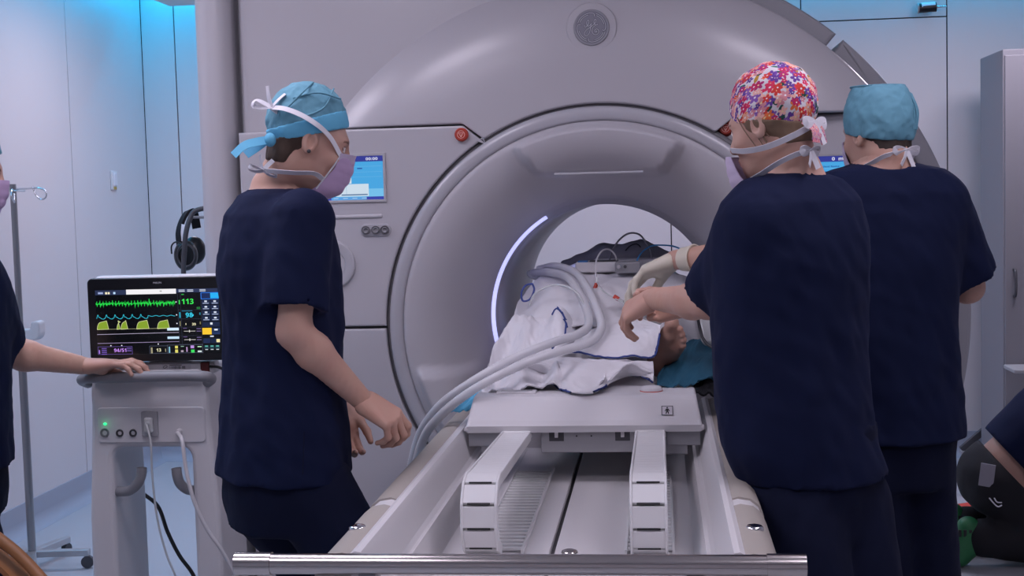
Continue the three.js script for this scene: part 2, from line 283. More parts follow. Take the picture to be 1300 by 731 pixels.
  const mono = (c, w, ink, halo) => {
    c.lineCap = 'round'; c.lineJoin = 'round'; const s = w / 256;
    const path = () => { c.beginPath();
      c.moveTo(76 * s, 108 * s); c.bezierCurveTo(60 * s, 128 * s, 96 * s, 132 * s, 108 * s, 92 * s); c.bezierCurveTo(116 * s, 60 * s, 92 * s, 62 * s, 92 * s, 96 * s); c.bezierCurveTo(92 * s, 128 * s, 116 * s, 120 * s, 128 * s, 96 * s);
      c.bezierCurveTo(118 * s, 140 * s, 116 * s, 190 * s, 86 * s, 190 * s); c.bezierCurveTo(58 * s, 186 * s, 72 * s, 152 * s, 106 * s, 134 * s); c.bezierCurveTo(136 * s, 118 * s, 168 * s, 92 * s, 166 * s, 72 * s); c.bezierCurveTo(160 * s, 54 * s, 144 * s, 78 * s, 150 * s, 96 * s); c.bezierCurveTo(156 * s, 118 * s, 176 * s, 112 * s, 178 * s, 104 * s);
      c.moveTo(158 * s, 116 * s); c.bezierCurveTo(124 * s, 124 * s, 124 * s, 186 * s, 160 * s, 186 * s); c.bezierCurveTo(192 * s, 184 * s, 192 * s, 140 * s, 166 * s, 142 * s); c.bezierCurveTo(148 * s, 144 * s, 150 * s, 168 * s, 164 * s, 166 * s); c.bezierCurveTo(172 * s, 164 * s, 170 * s, 154 * s, 164 * s, 155 * s);
      for (let k = 0; k < 4; k++) { const a = k * Math.PI / 2 + 0.35; c.moveTo((128 + 112 * Math.cos(a)) * s, (128 + 112 * Math.sin(a)) * s); c.arc(128 * s, 128 * s, 112 * s, a, a + 1.25); const b = a + 1.25; c.quadraticCurveTo((128 + 112 * Math.cos(b + 0.3)) * s, (128 + 112 * Math.sin(b + 0.3)) * s, (128 + 88 * Math.cos(b + 0.22)) * s, (128 + 88 * Math.sin(b + 0.22)) * s); c.moveTo((128 + 100 * Math.cos(a + 0.1)) * s, (128 + 100 * Math.sin(a + 0.1)) * s); c.arc(128 * s, 128 * s, 100 * s, a + 0.1, a + 1.0); }
    };
    if (halo) { c.strokeStyle = halo; c.lineWidth = 12 * s; path(); c.stroke(); }
    c.strokeStyle = ink; c.lineWidth = 6 * s; path(); c.stroke(); };
  const logoMap = canvasTex(256, 256, (c, w) => { c.fillStyle = '#8b8b95'; c.fillRect(0, 0, w, w); mono(c, w, '#c4c4cc', '#5e5e68'); });
  const logoBump = canvasTex(256, 256, (c, w) => { c.fillStyle = '#555'; c.fillRect(0, 0, w, w); mono(c, w, '#fff', '#333'); }, false);
  const zL = zDome(Math.hypot(lp[0] - CX, lp[1] - CY));
  part(scanner, 'medallion_plate', latheZ([[0, zL + 0.006], [0.070, zL + 0.006], [0.0735, zL + 0.003], [0.0735, zL - 0.03]], lp[0], lp[1], 48), M.shell);
  const med = part(scanner, 'medallion', latheZ([[0.043, zL + 0.006], [0.0485, zL + 0.0105], [0.0515, zL + 0.010], [0.053, zL + 0.005]], lp[0], lp[1], 48), M.greyTrim, 'round grey medallion with a script monogram');
  part(med, 'monogram', disc(0.0475, lp[0], lp[1], zL + 0.0095), std(0xffffff, 0.25, { map: logoMap, bumpMap: logoBump, bumpScale: 0.0015 }));
  // touch displays
  const ui = (right) => canvasTex(512, 440, (c, w, h) => {
    const gr = c; gr.fillStyle = '#4fb4f4'; gr.fillRect(0, 0, w, h); gr.fillStyle = '#7fd0ff'; gr.fillRect(120, 330, 392, 80); gr.fillStyle = '#39409f'; gr.fillRect(0, 0, w, 56); gr.fillStyle = '#eef'; 
    if (right) { gr.font = 'bold 46px sans-serif'; gr.fillText('0  mm', 210, 44); gr.fillStyle = '#27509a'; gr.font = 'bold 24px sans-serif'; ['Patient Name', 'Patient ID', 'Exam', 'Wait Minutes'].forEach((t, i) => gr.fillText(t, 110 - i * 4, 110 + i * 52)); gr.strokeStyle = '#8fd2ff'; gr.lineWidth = 3; for (let i = 0; i < 4; i++) { gr.beginPath(); gr.moveTo(40, 122 + i * 52); gr.lineTo(w, 122 + i * 52); gr.stroke(); } }
    else { gr.font = 'bold 40px sans-serif'; gr.fillText('00:00', 372, 43); gr.fillText('0', 140, 43); gr.strokeStyle = '#79c6f6'; gr.lineWidth = 3; for (const y of [104, 160, 210]) { gr.beginPath(); gr.moveTo(90, y); gr.lineTo(500, y); gr.stroke(); } gr.fillStyle = '#2c5fb0'; gr.fillRect(300, 118, 42, 12); gr.fillRect(215, 200, 28, 12); gr.fillStyle = '#e8f4ff'; gr.fillRect(110, 218, 140, 56); gr.fillStyle = '#3a5f8c'; gr.fillRect(150, 242, 80, 5); gr.fillRect(170, 226, 8, 36); gr.fillRect(206, 230, 5, 30); gr.fillRect(120, 236, 16, 10); gr.fillStyle = '#dff0ff'; gr.fillRect(118, 280, 272, 124); gr.fillStyle = '#9cc4e8'; gr.fillRect(150, 290, 3, 100); gr.fillRect(205, 290, 3, 100); gr.fillStyle = '#5c7fa8'; gr.fillRect(165, 382, 215, 12); gr.fillStyle = '#3d49b4'; gr.fillRect(0, 410, w, 30); gr.fillStyle = '#63aef2'; gr.fillRect(80, 410, 290, 30); gr.fillStyle = '#dfeeff'; for (let i = 0; i < 5; i++) gr.fillRect(20 + i * 78, 420, 40, 5); }
  });
  const screen = (tex, k) => new THREE.MeshStandardMaterial({ color: 0x050508, roughness: 0.25, emissive: 0xffffff, emissiveMap: tex, emissiveIntensity: k });
  for (const [c0, z, right] of [[[-0.759, 1.570, 0.000], -0.001, false], [[0.673, 1.530, -0.050], -0.06, true]]) {
    const w = 0.190, h = 0.130, [x, y] = c0;
    const f = new THREE.Shape(); f.moveTo(x - w / 2 - 0.008, y - h / 2 - 0.008); f.lineTo(x + w / 2 + 0.008, y - h / 2 - 0.008); f.lineTo(x + w / 2 + 0.008, y + h / 2 + 0.008); f.lineTo(x - w / 2 - 0.008, y + h / 2 + 0.008); f.closePath();
    const hole = new THREE.Path(); hole.moveTo(x - w / 2, y - h / 2); hole.lineTo(x - w / 2, y + h / 2); hole.lineTo(x + w / 2, y + h / 2); hole.lineTo(x + w / 2, y - h / 2); hole.closePath(); f.holes.push(hole);
    const d = part(scanner, 'display', plate(f, z + 0.004, 0.006, 0.0012), M.shellMatt);
    part(d, 'screen', panelPlane(w, h, [x, y, z + 0.0022]), screen(ui(right), 0.62));
    const l = new THREE.RectAreaLight(0x6fc0ff, 1.2, w, h); l.position.set(x, y, z + 0.008); l.rotation.y = Math.PI; l.castShadow = true; scene.add(l);
  }
  // jack strip with three sockets
  const jp = [-0.693, 1.413, 0.000];
  const js = part(scanner, 'jack_plate', plate((() => { const s = rr(jp[0] - 0.047, jp[1] - 0.0185, jp[0] + 0.047, jp[1] + 0.0185, 0.017); return s; })(), 0.002, 0.006, 0.002), M.ringBand);
  for (const dx of [-0.029, 0.001, 0.029]) part(js, 'jack_socket', latheZ([[0, 0.004], [0.006, 0.004], [0.0065, 0.008], [0.009, 0.009], [0.0095, 0.004], [0.0118, 0.004], [0.0122, 0.009], [0.0135, 0.007], [0.0135, 0.0]], jp[0] + dx, jp[1], 28), M.greyPlastic);
  // round port with a raised collar
  const rp = [-0.831, 1.312, 0.000];
  const port = part(scanner, 'round_port', latheZ([[0.075, -0.006], [0.073, 0.004], [0.068, 0.007], [0.046, 0.007], [0.042, 0.002], [0.040, -0.01]], rp[0], rp[1], 56), M.ringBand);
  part(port, 'port_cover', disc(0.041, rp[0], rp[1], 0.0005), M.shell);
  // moulded ledge under the left display and the wide handle recess lip on the hood
  part(scanner, 'moulded_ledge', (() => { const q = box(0.30, 0.012, 0.014, CX - 0.80, jp[1] + 0.042, -0.004, 0.006); return q; })(), M.shell);
  const slotp = [-0.040, 1.566, 0.000];
  part(scanner, 'hood_lip', box(0.26, 0.007, 0.02, CX, slotp[1] - 0.002, 0.028, 0.003), M.ringBand);
}

// ---------------------------------------------------------------- the table
const TX = -0.052;
const table = thing('patient_table', 'long white patient table with tan side pads in front of the scanner', 'table', [TX, 0, 0.85]);
{
  const z0 = 0.03, z1 = 1.715, L = z1 - z0, mid = (z0 + z1) / 2;
  const sweep = (pts, a = z0, b = z1) => { const g = new THREE.ExtrudeGeometry(shapeOf(pts), { depth: b - a, bevelEnabled: false }); g.translate(TX, 0, a); return g; };
  for (const s of [-1, 1]) {
    const q = (pts) => s > 0 ? pts : pts.map(([x, y]) => [-x, y]).reverse();
    // stepped channel wall of the tray
    part(table, 'tray_rail', toCreasedNormals(sweep(q([[0.335, 0.898], [0.326, 0.903], [0.316, 0.901], [0.309, 0.888], [0.296, 0.830], [0.288, 0.823], [0.280, 0.823], [0.270, 0.772], [0.262, 0.760], [0.196, 0.758], [0.196, 0.73], [0.335, 0.73]])), 0.5), M.trayWhite);
    // padded tan side bolsters in two lengths with a white clip between them
    const pad = [[0.333, 0.897], [0.348, 0.901], [0.372, 0.897], [0.388, 0.884], [0.397, 0.862], [0.399, 0.82], [0.395, 0.78], [0.333, 0.78]];
    part(table, 'side_pad', toCreasedNormals(sweep(q(pad), 1.36, z1), 0.9), M.tan);
    part(table, 'side_pad', toCreasedNormals(sweep(q(pad), z0, 1.30), 0.9), M.tan);
    part(table, 'pad_clip', toCreasedNormals(sweep(q(pad.map(([x, y]) => [x - 0.002, y - 0.004])), 1.30, 1.36), 0.9), M.trayWhite);
    const st = latheY([[0, 0.006], [0.006, 0.006], [0.009, 0.004], [0.013, 0.004], [0.016, 0.001], [0.0165, -0.004]], TX + s * 0.362, 0.899, 1.535);
    part(table, 'stud', st, M.chrome);
    part(table, 'side_skirt', box(0.02, 0.5, L, TX + s * 0.372, 0.53, mid, 0.008), M.shellMatt);
  }
  // two floor plates with a dark slot between them
  part(table, 'floor_plate', box(0.160, 0.02, L, TX - 0.118, 0.747, mid, 0.003), M.trayWhite);
  part(table, 'floor_plate', box(0.224, 0.02, L, TX + 0.084, 0.747, mid, 0.003), M.trayWhite);
  part(table, 'slot', box(0.02, 0.004, L, TX - 0.033, 0.744, mid, 0), M.black);
  part(table, 'stud', latheY([[0, 0.004], [0.01, 0.004], [0.016, 0.002], [0.018, -0.002]], TX + 0.004, 0.759, 1.185), M.steel);
  part(table, 'underframe', merge([box(0.72, 0.06, L, TX, 0.70, mid, 0.01), box(0.5, 0.5, 1.1, TX, 0.46, mid, 0.03), box(0.72, 0.1, 1.5, TX, 0.16, mid, 0.03)]), M.shellMatt);
  part(table, 'end_panel', box(0.74, 0.5, 0.02, TX, 0.58, z1 + 0.002, 0.008), M.shellMatt);
  for (const [sx, sz] of [[-1, 0.3], [1, 0.3], [-1, 1.45], [1, 1.45]]) part(table, 'wheel', (() => { const g = new THREE.CylinderGeometry(0.06, 0.06, 0.04, 24); g.rotateZ(Math.PI / 2); g.translate(TX + sx * 0.28, 0.06, sz); return g; })(), M.darkGrey);
  const bar = part(table, 'push_bar', rod([-0.572, 0.8895, 1.745], [0.372, 0.8895, 1.745], 0.0175, 0.0175, 40), M.steel, 'brushed steel push bar');
  part(bar, 'bar_sleeve', rod([-0.578, 0.8895, 1.745], [-0.515, 0.8895, 1.745], 0.0195, 0.0195, 40), M.steel);
  part(bar, 'bar_sleeve', rod([0.315, 0.8895, 1.745], [0.378, 0.8895, 1.745], 0.0195, 0.0195, 40), M.steel);
  for (const x of [-0.35, 0.20]) part(bar, 'bar_bracket', box(0.03, 0.03, 0.05, x, 0.866, 1.728, 0.006), M.greyPlastic);
}
function latheY(profile, x, y, z, seg = 36) { const g = new THREE.LatheGeometry(profile.map(([r, h]) => new THREE.Vector2(r, h)), seg); g.translate(x, y, z); return g; }

// ---------------------------------------------------------------- the sliding cradle
const cradle = thing('patient_cradle', 'white sliding patient cradle end with a standing figure symbol on its slanted front', 'cradle', [TX, 0.85, 0.2]);
{
  const sect = shapeOf([[0.46, 0.90], [0.46, 0.985], [0.452, 0.998], [0.436, 1.000], [0.42, 0.994], [0.30, 0.985], [0.10, 0.985], [0.10, 0.90]].map(([z, y]) => [-z, y]));
  const nose = new THREE.ExtrudeGeometry(shapeOf([[-0.545, 0.902], [-0.547, 0.912], [-0.540, 0.922], [-0.494, 0.966], [-0.483, 0.974], [-0.465, 0.977], [-0.30, 0.977], [-0.30, 0.902]]), { depth: 0.588, bevelEnabled: true, bevelSize: 0.006, bevelThickness: 0.010, bevelSegments: 3 });
  nose.rotateY(Math.PI / 2); nose.translate(TX - 0.294, 0, 0); sect.autoClose = true;
  { // taper the nose: narrower along its top edge
    const p = nose.attributes.position; for (let i = 0; i < p.count; i++) { const y = p.getY(i), x = p.getX(i) - TX; p.setX(i, TX + x * (1 - 0.62 * (y - 0.902) / 1)); } nose.computeVertexNormals(); }
  part(cradle, 'front_cover', nose, M.whitePlastic);
  part(cradle, 'lip', box(0.615, 0.012, 0.03, TX, 0.905, 0.536, 0.004), M.whitePlastic);
  part(cradle, 'deck', box(0.46, 0.05, 1.95, TX, 0.948, -0.62, 0.02), M.whitePlastic);
  part(cradle, 'skirt', merge([box(0.085, 0.042, 0.03, TX - 0.255, 0.880, 0.528, 0.003), box(0.058, 0.066, 0.03, TX - 0.236, 0.868, 0.524, 0.003), box(0.085, 0.042, 0.03, TX + 0.255, 0.880, 0.528, 0.003), box(0.058, 0.066, 0.03, TX + 0.236, 0.868, 0.524, 0.003)]), M.greyPlastic);
  const plt = part(cradle, 'latch_plate', box(0.245, 0.060, 0.02, TX + 0.012, 0.870, 0.522, 0.003), M.midGrey);
  for (const dx of [-0.082, 0.088]) { part(plt, 'latch_slot', merge([box(0.038, 0.026, 0.004, TX + 0.012 + dx, 0.883, 0.531, 0.001)]), M.darkGrey); part(plt, 'latch_pin', box(0.009, 0.018, 0.006, TX + 0.012 + dx, 0.889, 0.535, 0.001), M.whitePlastic); }
  for (const dx of [-0.03, 0.008]) part(plt, 'screw', ball([TX + 0.012 + dx, 0.883, 0.532], 0.0022, 1, 1, 0.5, 8), M.black);
  part(cradle, 'running_frame', box(0.43, 0.05, 1.9, TX, 0.915, -0.62, 0.01), M.greyPlastic);
  const hl = part(cradle, 'handle_recess', box(0.105, 0.008, 0.040, TX - 0.180, 0.985, 0.44, 0.003), M.whitePlastic); part(hl, 'handle_inset', box(0.082, 0.004, 0.022, TX - 0.180, 0.9885, 0.444, 0.001), M.midGrey);
  const kn = part(cradle, 'knob', latheY([[0, 0.012], [0.024, 0.011], [0.028, 0.006], [0.029, -0.004]], TX + 0.175, 0.984, 0.43), M.whitePlastic); part(kn, 'red_ring', latheY([[0.0295, 0.001], [0.0300, -0.001], [0.0295, -0.003]], TX + 0.175, 0.984, 0.43), M.red);
  // standing figure symbol on the slanted face
  const sym = canvasTex(128, 128, (c) => { c.fillStyle = '#c9c6cc'; c.fillRect(0, 0, 128, 128); c.strokeStyle = '#15151a'; c.lineWidth = 7; c.strokeRect(5, 5, 118, 118); c.fillStyle = '#15151a'; c.beginPath(); c.arc(64, 27, 10, 0, 7); c.fill(); c.beginPath(); c.moveTo(50, 40); c.lineTo(78, 40); c.lineTo(92, 72); c.lineTo(85, 76); c.lineTo(76, 58); c.lineTo(76, 72); c.lineTo(84, 110); c.lineTo(73, 110); c.lineTo(64, 80); c.lineTo(55, 110); c.lineTo(44, 110); c.lineTo(52, 72); c.lineTo(52, 58); c.lineTo(43, 76); c.lineTo(36, 72); c.closePath(); c.fill(); });
  const sg = new THREE.PlaneGeometry(0.030, 0.030); sg.rotateX(-0.80); sg.translate([0.163, 0.944, 0.512][0], 0.9465, 0.5265);
  part(cradle, 'figure_symbol', sg, std(0xffffff, 0.5, { map: sym }));
}

// ---------------------------------------------------------------- cable chains
function cableChain(label, x, turnIn) {
  const w = 0.078, t = thing('cable_chain', label, 'cable chain', [x, 0.79, 1.0], 'cable chains on the table');
  const linkGeo = (len, big) => { const e = big ? 0.012 : 0.002; return merge([box(w - 0.010, 0.018, len, 0, 0, 0, 0.0022), box(0.006, 0.026, len + e, w / 2 - 0.004, -0.001, 0, 0.0025), box(0.006, 0.026, len + e, -w / 2 + 0.004, -0.001, 0, 0.0025)]); };
  const small = linkGeo(0.0335, false), end = linkGeo(0.044, true), gap = box(w * 0.6, 0.0022, 0.004, 0, 0.008, 0.0235, 0);
  const put = (geo, y, z, a) => { const m = new THREE.Mesh(geo, M.chain); m.name = 'link'; m.castShadow = m.receiveShadow = true; m.position.set(0, y - 0.79, z - 1.0); m.rotation.x = a; t.add(m); return m; };
  for (let z = 0.565; z < 1.19; z += 0.034) put(small, 0.889 + 0.027 * (z - 0.565) / 0.62, z, -0.043);
  for (const a of [12, 47, 82, 117, 152]) { const r = a * Math.PI / 180; const m = put(end, 0.8435 + 0.0725 * Math.cos(r), 1.200 + 0.0725 * Math.sin(r), r); const q = new THREE.Mesh(gap, M.blackRubber); q.name = 'link_gap'; q.castShadow = q.receiveShadow = true; m.add(q); }
  const rung = box(w + 0.02, 0.005, 0.014, 0, 0, 0, 0.001);
  for (let z = 0.40; z < 1.20; z += 0.030) { const m = new THREE.Mesh(rung, M.chain); m.name = 'rung'; m.castShadow = m.receiveShadow = true; m.position.set(turnIn * 0.03, -0.026, z - 1.0); t.add(m); }
  for (const s of [-1, 1]) part(t, 'side_rail', box(0.006, 0.010, 0.84, x + turnIn * 0.03 + s * (w / 2 + 0.01), 0.765, 0.79, 0.001), M.chain);
  part(t, 'hinge', merge([box(0.080, 0.012, 0.018, x, 0.888, 0.549, 0.003), rod([x - 0.034, 0.896, 0.552], [x + 0.034, 0.896, 0.552], 0.005)]), M.chain);
  return t;
}
cableChain('white segmented cable chain on the left side of the table tray', TX - 0.172, 1);
cableChain('white segmented cable chain on the right side of the table tray', TX + 0.171, 0);
// ---------------------------------------------------------------- smooth bodies from distance fields
function surfaceNet(f, lo, hi, h) {
  const n = [0, 1, 2].map((i) => Math.ceil((hi[i] - lo[i]) / h) + 1), [nx, ny, nzz] = n, val = new Float32Array(nx * ny * nzz), B = 5;
  for (let bz = 0; bz < nzz; bz += B) for (let by = 0; by < ny; by += B) for (let bx = 0; bx < nx; bx += B) {
    const c = f(lo[0] + (bx + B / 2) * h, lo[1] + (by + B / 2) * h, lo[2] + (bz + B / 2) * h), far = Math.abs(c) > B * h * 1.5;
    for (let z = bz; z < Math.min(bz + B, nzz); z++) for (let y = by; y < Math.min(by + B, ny); y++) for (let x = bx; x < Math.min(bx + B, nx); x++) val[(z * ny + y) * nx + x] = far ? c : f(lo[0] + x * h, lo[1] + y * h, lo[2] + z * h);
  }
  const vid = new Int32Array(nx * ny * nzz).fill(-1), pos = [], idx = [], sx = 1, sy = nx, sz = nx * ny, off = [0, sx, sy, sx + sy, sz, sx + sz, sy + sz, sx + sy + sz];
  const E = [[0, 1], [2, 3], [4, 5], [6, 7], [0, 2], [1, 3], [4, 6], [5, 7], [0, 4], [1, 5], [2, 6], [3, 7]];
  for (let z = 0; z < nzz - 1; z++) for (let y = 0; y < ny - 1; y++) for (let x = 0; x < nx - 1; x++) {
    const o = (z * ny + y) * nx + x; let m = 0; for (let k = 0; k < 8; k++) if (val[o + off[k]] < 0) m |= 1 << k;
    if (m === 0 || m === 255) continue;
    let px = 0, py = 0, pz = 0, c = 0;
    for (const [a, b] of E) { const va = val[o + off[a]], vb = val[o + off[b]]; if ((va < 0) === (vb < 0)) continue; const t = va / (va - vb); px += (a & 1) + t * ((b & 1) - (a & 1)); py += (a >> 1 & 1) + t * ((b >> 1 & 1) - (a >> 1 & 1)); pz += (a >> 2) + t * ((b >> 2) - (a >> 2)); c++; }
    vid[o] = pos.length / 3; pos.push(lo[0] + (x + px / c) * h, lo[1] + (y + py / c) * h, lo[2] + (z + pz / c) * h);
  }
  for (let z = 1; z < nzz - 1; z++) for (let y = 1; y < ny - 1; y++) for (let x = 1; x < nx - 1; x++) {
    const o = (z * ny + y) * nx + x, v0 = val[o] < 0;
    const q = (a, b, c, d, flip) => { if (a < 0 || b < 0 || c < 0 || d < 0) return; flip ? idx.push(a, c, b, a, d, c) : idx.push(a, b, c, a, c, d); };
    if (v0 !== val[o + sx] < 0) q(vid[o - sy - sz], vid[o - sz], vid[o], vid[o - sy], !v0);
    if (v0 !== val[o + sy] < 0) q(vid[o - sx - sz], vid[o - sx], vid[o], vid[o - sz], !v0);
    if (v0 !== val[o + sz] < 0) q(vid[o - sx - sy], vid[o - sy], vid[o], vid[o - sx], !v0);
  }
  const g = new THREE.BufferGeometry(); g.setAttribute('position', new THREE.Float32BufferAttribute(pos, 3)); g.setIndex(idx); g.computeVertexNormals();
  const uv = []; for (let i = 0; i < pos.length; i += 3) uv.push((pos[i] + pos[i + 2] * 0.7) * 4, pos[i + 1] * 4); g.setAttribute('uv', new THREE.Float32BufferAttribute(uv, 2));
  return g;
}
const smin = (a, b, k) => { const q = Math.max(k - Math.abs(a - b), 0) / k; return Math.min(a, b) - q * q * k * 0.25; };
const cap = (a, b, ra, rb = ra) => { const [ax, ay, az] = a, bx = b[0] - ax, by = b[1] - ay, bz = b[2] - az, l = bx * bx + by * by + bz * bz || 1e-9; return (x, y, z) => { x -= ax; y -= ay; z -= az; const t = Math.min(1, Math.max(0, (x * bx + y * by + z * bz) / l)); return Math.hypot(x - bx * t, y - by * t, z - bz * t) - ra - (rb - ra) * t; }; };
const ell = (c, r, F) => { if (F && F.s) r = r.map((v) => v * F.s); const m = Math.min(...r); return (x, y, z) => { x -= c[0]; y -= c[1]; z -= c[2]; let u = x, v = y, w = z; if (F) { u = x * F.r.x + y * F.r.y + z * F.r.z; v = x * F.u.x + y * F.u.y + z * F.u.z; w = x * F.f.x + y * F.f.y + z * F.f.z; } const k = Math.hypot(u / r[0], v / r[1], w / r[2]); const k2 = Math.hypot(u / r[0] / r[0], v / r[1] / r[1], w / r[2] / r[2]); return k2 < 1e-9 ? -m : k * (k - 1) / k2; }; };
const blend = (list) => (x, y, z) => { let d = 1e3; for (const [f, k] of list) d = d > 900 ? f(x, y, z) : smin(d, f(x, y, z), k); return d; };
// upright loft: stations [[x, y, z], half width, half depth] from top to bottom, facing direction (fx, fz)
function loft(st, fx, fz) {
  const s = st.map(([c, a, b]) => [c[1], c[0], c[2], a, b]).sort((p, q) => p[0] - q[0]), n = s.length; const l = Math.hypot(fx, fz); fx /= l; fz /= l;
  return (x, y, z) => {
    let i = 0; while (i < n - 2 && y > s[i + 1][0]) i++;
    let t = (y - s[i][0]) / (s[i + 1][0] - s[i][0]); t = Math.min(1, Math.max(0, t));
    const e = (k) => { const p0 = s[Math.max(0, i - 1)][k], p1 = s[i][k], p2 = s[i + 1][k], p3 = s[Math.min(n - 1, i + 2)][k]; return p1 + 0.5 * t * (p2 - p0 + t * (2 * p0 - 5 * p1 + 4 * p2 - p3 + t * (3 * (p1 - p2) + p3 - p0))); };
    const cx = e(1), cz = e(2), a = e(3), b = e(4), dx = x - cx, dz = z - cz, u = -dx * fz + dz * fx, v = dx * fx + dz * fz;
    const k = Math.sqrt((u / a) ** 2 + (v / b) ** 2), k2 = Math.hypot(u / a / a, v / b / b); let d = k2 < 1e-6 ? -Math.min(a, b) : k * (k - 1) / k2;
    const over = Math.max(s[0][0] - y, y - s[n - 1][0]); if (over > 0) d = d > 0 ? Math.hypot(d, over) : over; return d;
  };
}
const frame = (f, up = [0, 1, 0]) => { const F = V(f).normalize(), r = V(up).clone(); const R = new THREE.Vector3().crossVectors(F, r).normalize(), U = new THREE.Vector3().crossVectors(R, F); return { f: F, r: R, u: U, s: 1 }; };
const at = (c, F, r, u, f) => { const s = F.s ?? 1; r *= s; u *= s; f *= s; return at1(c, F, r, u, f); };
const at1 = (c, F, r, u, f) => [c[0] + F.r.x * r + F.u.x * u + F.f.x * f, c[1] + F.r.y * r + F.u.y * u + F.f.y * f, c[2] + F.r.z * r + F.u.z * u + F.f.z * f];
const bounds = (pts, pad) => { const lo = [9, 9, 9], hi = [-9, -9, -9]; for (const p of pts) for (let i = 0; i < 3; i++) { lo[i] = Math.min(lo[i], p[i] - pad); hi[i] = Math.max(hi[i], p[i] + pad); } return [lo, hi]; };
const lerp3 = (a, b, t) => [0, 1, 2].map((i) => a[i] + (b[i] - a[i]) * t);

function headField(c, F, neck, neckR) {
  const A = (r, u, f) => at(c, F, r, u, f), q = F.s;
  const base = blend([
    [ell(A(0, 0.035, -0.012), [0.074, 0.084, 0.095], F), 0.02], [ell(A(0, -0.035, 0.028), [0.057, 0.082, 0.066], F), 0.04], [ell(A(0, -0.092, 0.058), [0.028, 0.022, 0.026], F), 0.035],
    [ell(A(0, 0.024, 0.072), [0.050, 0.012, 0.022], F), 0.02], [ell(A(0.037, -0.026, 0.060), [0.022, 0.022, 0.024], F), 0.02], [ell(A(-0.037, -0.026, 0.060), [0.022, 0.022, 0.024], F), 0.02],
    [cap(A(0, 0.012, 0.092), A(0, -0.028, 0.110), 0.0075 * q, 0.0125 * q), 0.012], [cap(A(0.010, -0.033, 0.098), A(-0.010, -0.033, 0.098), 0.008 * q, 0.008 * q), 0.008],
    [ell(A(0, -0.060, 0.090), [0.023, 0.0055, 0.010], F), 0.006], [ell(A(0, -0.070, 0.088), [0.020, 0.006, 0.010], F), 0.006],
    [cap(A(0, -0.055, -0.035), neck, neckR, neckR * 1.08), 0.03],
  ]);
  const ears = [-1, 1].map((s) => { const e1 = ell(A(s * 0.077, -0.004, -0.012), [0.010, 0.031, 0.019], F), e2 = ell(A(s * 0.086, -0.002, -0.010), [0.009, 0.020, 0.010], F); return (x, y, z) => Math.max(e1(x, y, z), -e2(x, y, z)); });
  const socks = [-1, 1].map((s) => ell(A(s * 0.031, 0.004, 0.098), [0.017, 0.011, 0.016], F)), balls = [-1, 1].map((s) => ell(A(s * 0.031, 0.003, 0.077), [0.0125, 0.0115, 0.0125], F));
  return (x, y, z) => { let d = base(x, y, z); for (const s of socks) d = -smin(-d, s(x, y, z), 0.008); for (const b of balls) d = smin(d, b(x, y, z), 0.003); for (const e of ears) d = smin(d, e(x, y, z), 0.010); return d; };
}
function handField(w, D, N, side, o) {
  D = V(D).normalize(); N = V(N); N.addScaledVector(D, -N.dot(D)).normalize(); const T = new THREE.Vector3().crossVectors(D, N).multiplyScalar(side === 'r' ? 1 : -1), S = o.s ?? 1;
  const A = (d, n, t) => [w[0] + S * (D.x * d + N.x * n + T.x * t), w[1] + S * (D.y * d + N.y * n + T.y * t), w[2] + S * (D.z * d + N.z * n + T.z * t)];
  const list = [], pts = [w]; const th = o.thick ?? 1;
  const base = [[0.088, 0.029], [0.093, 0.010], [0.088, -0.010], [0.079, -0.028]], len = [[0.042, 0.026, 0.021], [0.046, 0.029, 0.022], [0.043, 0.027, 0.021], [0.034, 0.021, 0.018]];
  base.forEach(([d, t]) => list.push([cap(A(0.012, 0.002, t * 0.55), A(d - 0.004, 0.0, t), 0.0195 * S, 0.0125 * S * th), 0.014]));
  list.push([ell(A(0.05, 0.012, 0.012), [0.028 * S, 0.028 * S, 0.028 * S].map((v) => v * 0.62)), 0.02]);
  base.forEach(([d, t], i) => {
    let p = [d, 0, t], a = 0; const cu = o.curl[i], sp = (o.spread ?? 0.06) * (1.5 - i);
    len[i].forEach((L, k) => { a += cu[k]; const q = [p[0] + L * Math.cos(a) * Math.cos(sp), p[1] + L * Math.sin(a), p[2] + L * Math.sin(sp) * Math.cos(a)]; const r0 = [0.0098, 0.0090, 0.0080][k] * S * th * (i === 3 ? 0.88 : 1), r1 = [0.0092, 0.0082, 0.0070][k] * S * th * (i === 3 ? 0.88 : 1); list.push([cap(A(...p), A(...q), r0, r1), 0.0045]); p = q; pts.push(A(...q)); });
  });
  const tb = o.thumb ?? [0.6, 0.35]; let p = [0.022, 0.006, 0.024], a = tb[0], e = tb[1];
  [[0.040, 0.0155, 0.0125], [0.033, 0.0118, 0.0105], [0.027, 0.0105, 0.0080]].forEach(([L, r0, r1], k) => { const q = [p[0] + L * Math.cos(a) * Math.cos(e * 0.5), p[1] + L * Math.sin(e * (0.6 + 0.5 * k)), p[2] + L * Math.sin(a)]; list.push([cap(A(...p), A(...q), r0 * S * th, r1 * S * th), k ? 0.005 : 0.012]); p = q; a -= tb[2] ?? 0.25; pts.push(A(...q)); });
  if (o.arm) list.unshift([cap(o.arm, w, (o.armR ?? 0.034) * S, 0.0265 * S * th), 0.02]); 
  const f = blend(list); const [lo, hi] = bounds(pts, 0.035); return { f, lo, hi };
}
function armField(sh, el, wr, k = 1) {
  const up = V(sh).sub(V(el)).normalize(), fo = V(wr).sub(V(el)).normalize();
  const a = lerp3(el, wr, 0.28); return [[cap(sh, lerp3(sh, el, 0.55), 0.052 * k, 0.045 * k), 0.02], [cap(lerp3(sh, el, 0.5), el, 0.045 * k, 0.037 * k), 0.02], [cap(el, a, 0.038 * k, 0.0415 * k), 0.02], [cap(a, wr, 0.0415 * k, 0.0265 * k), 0.02]];
}
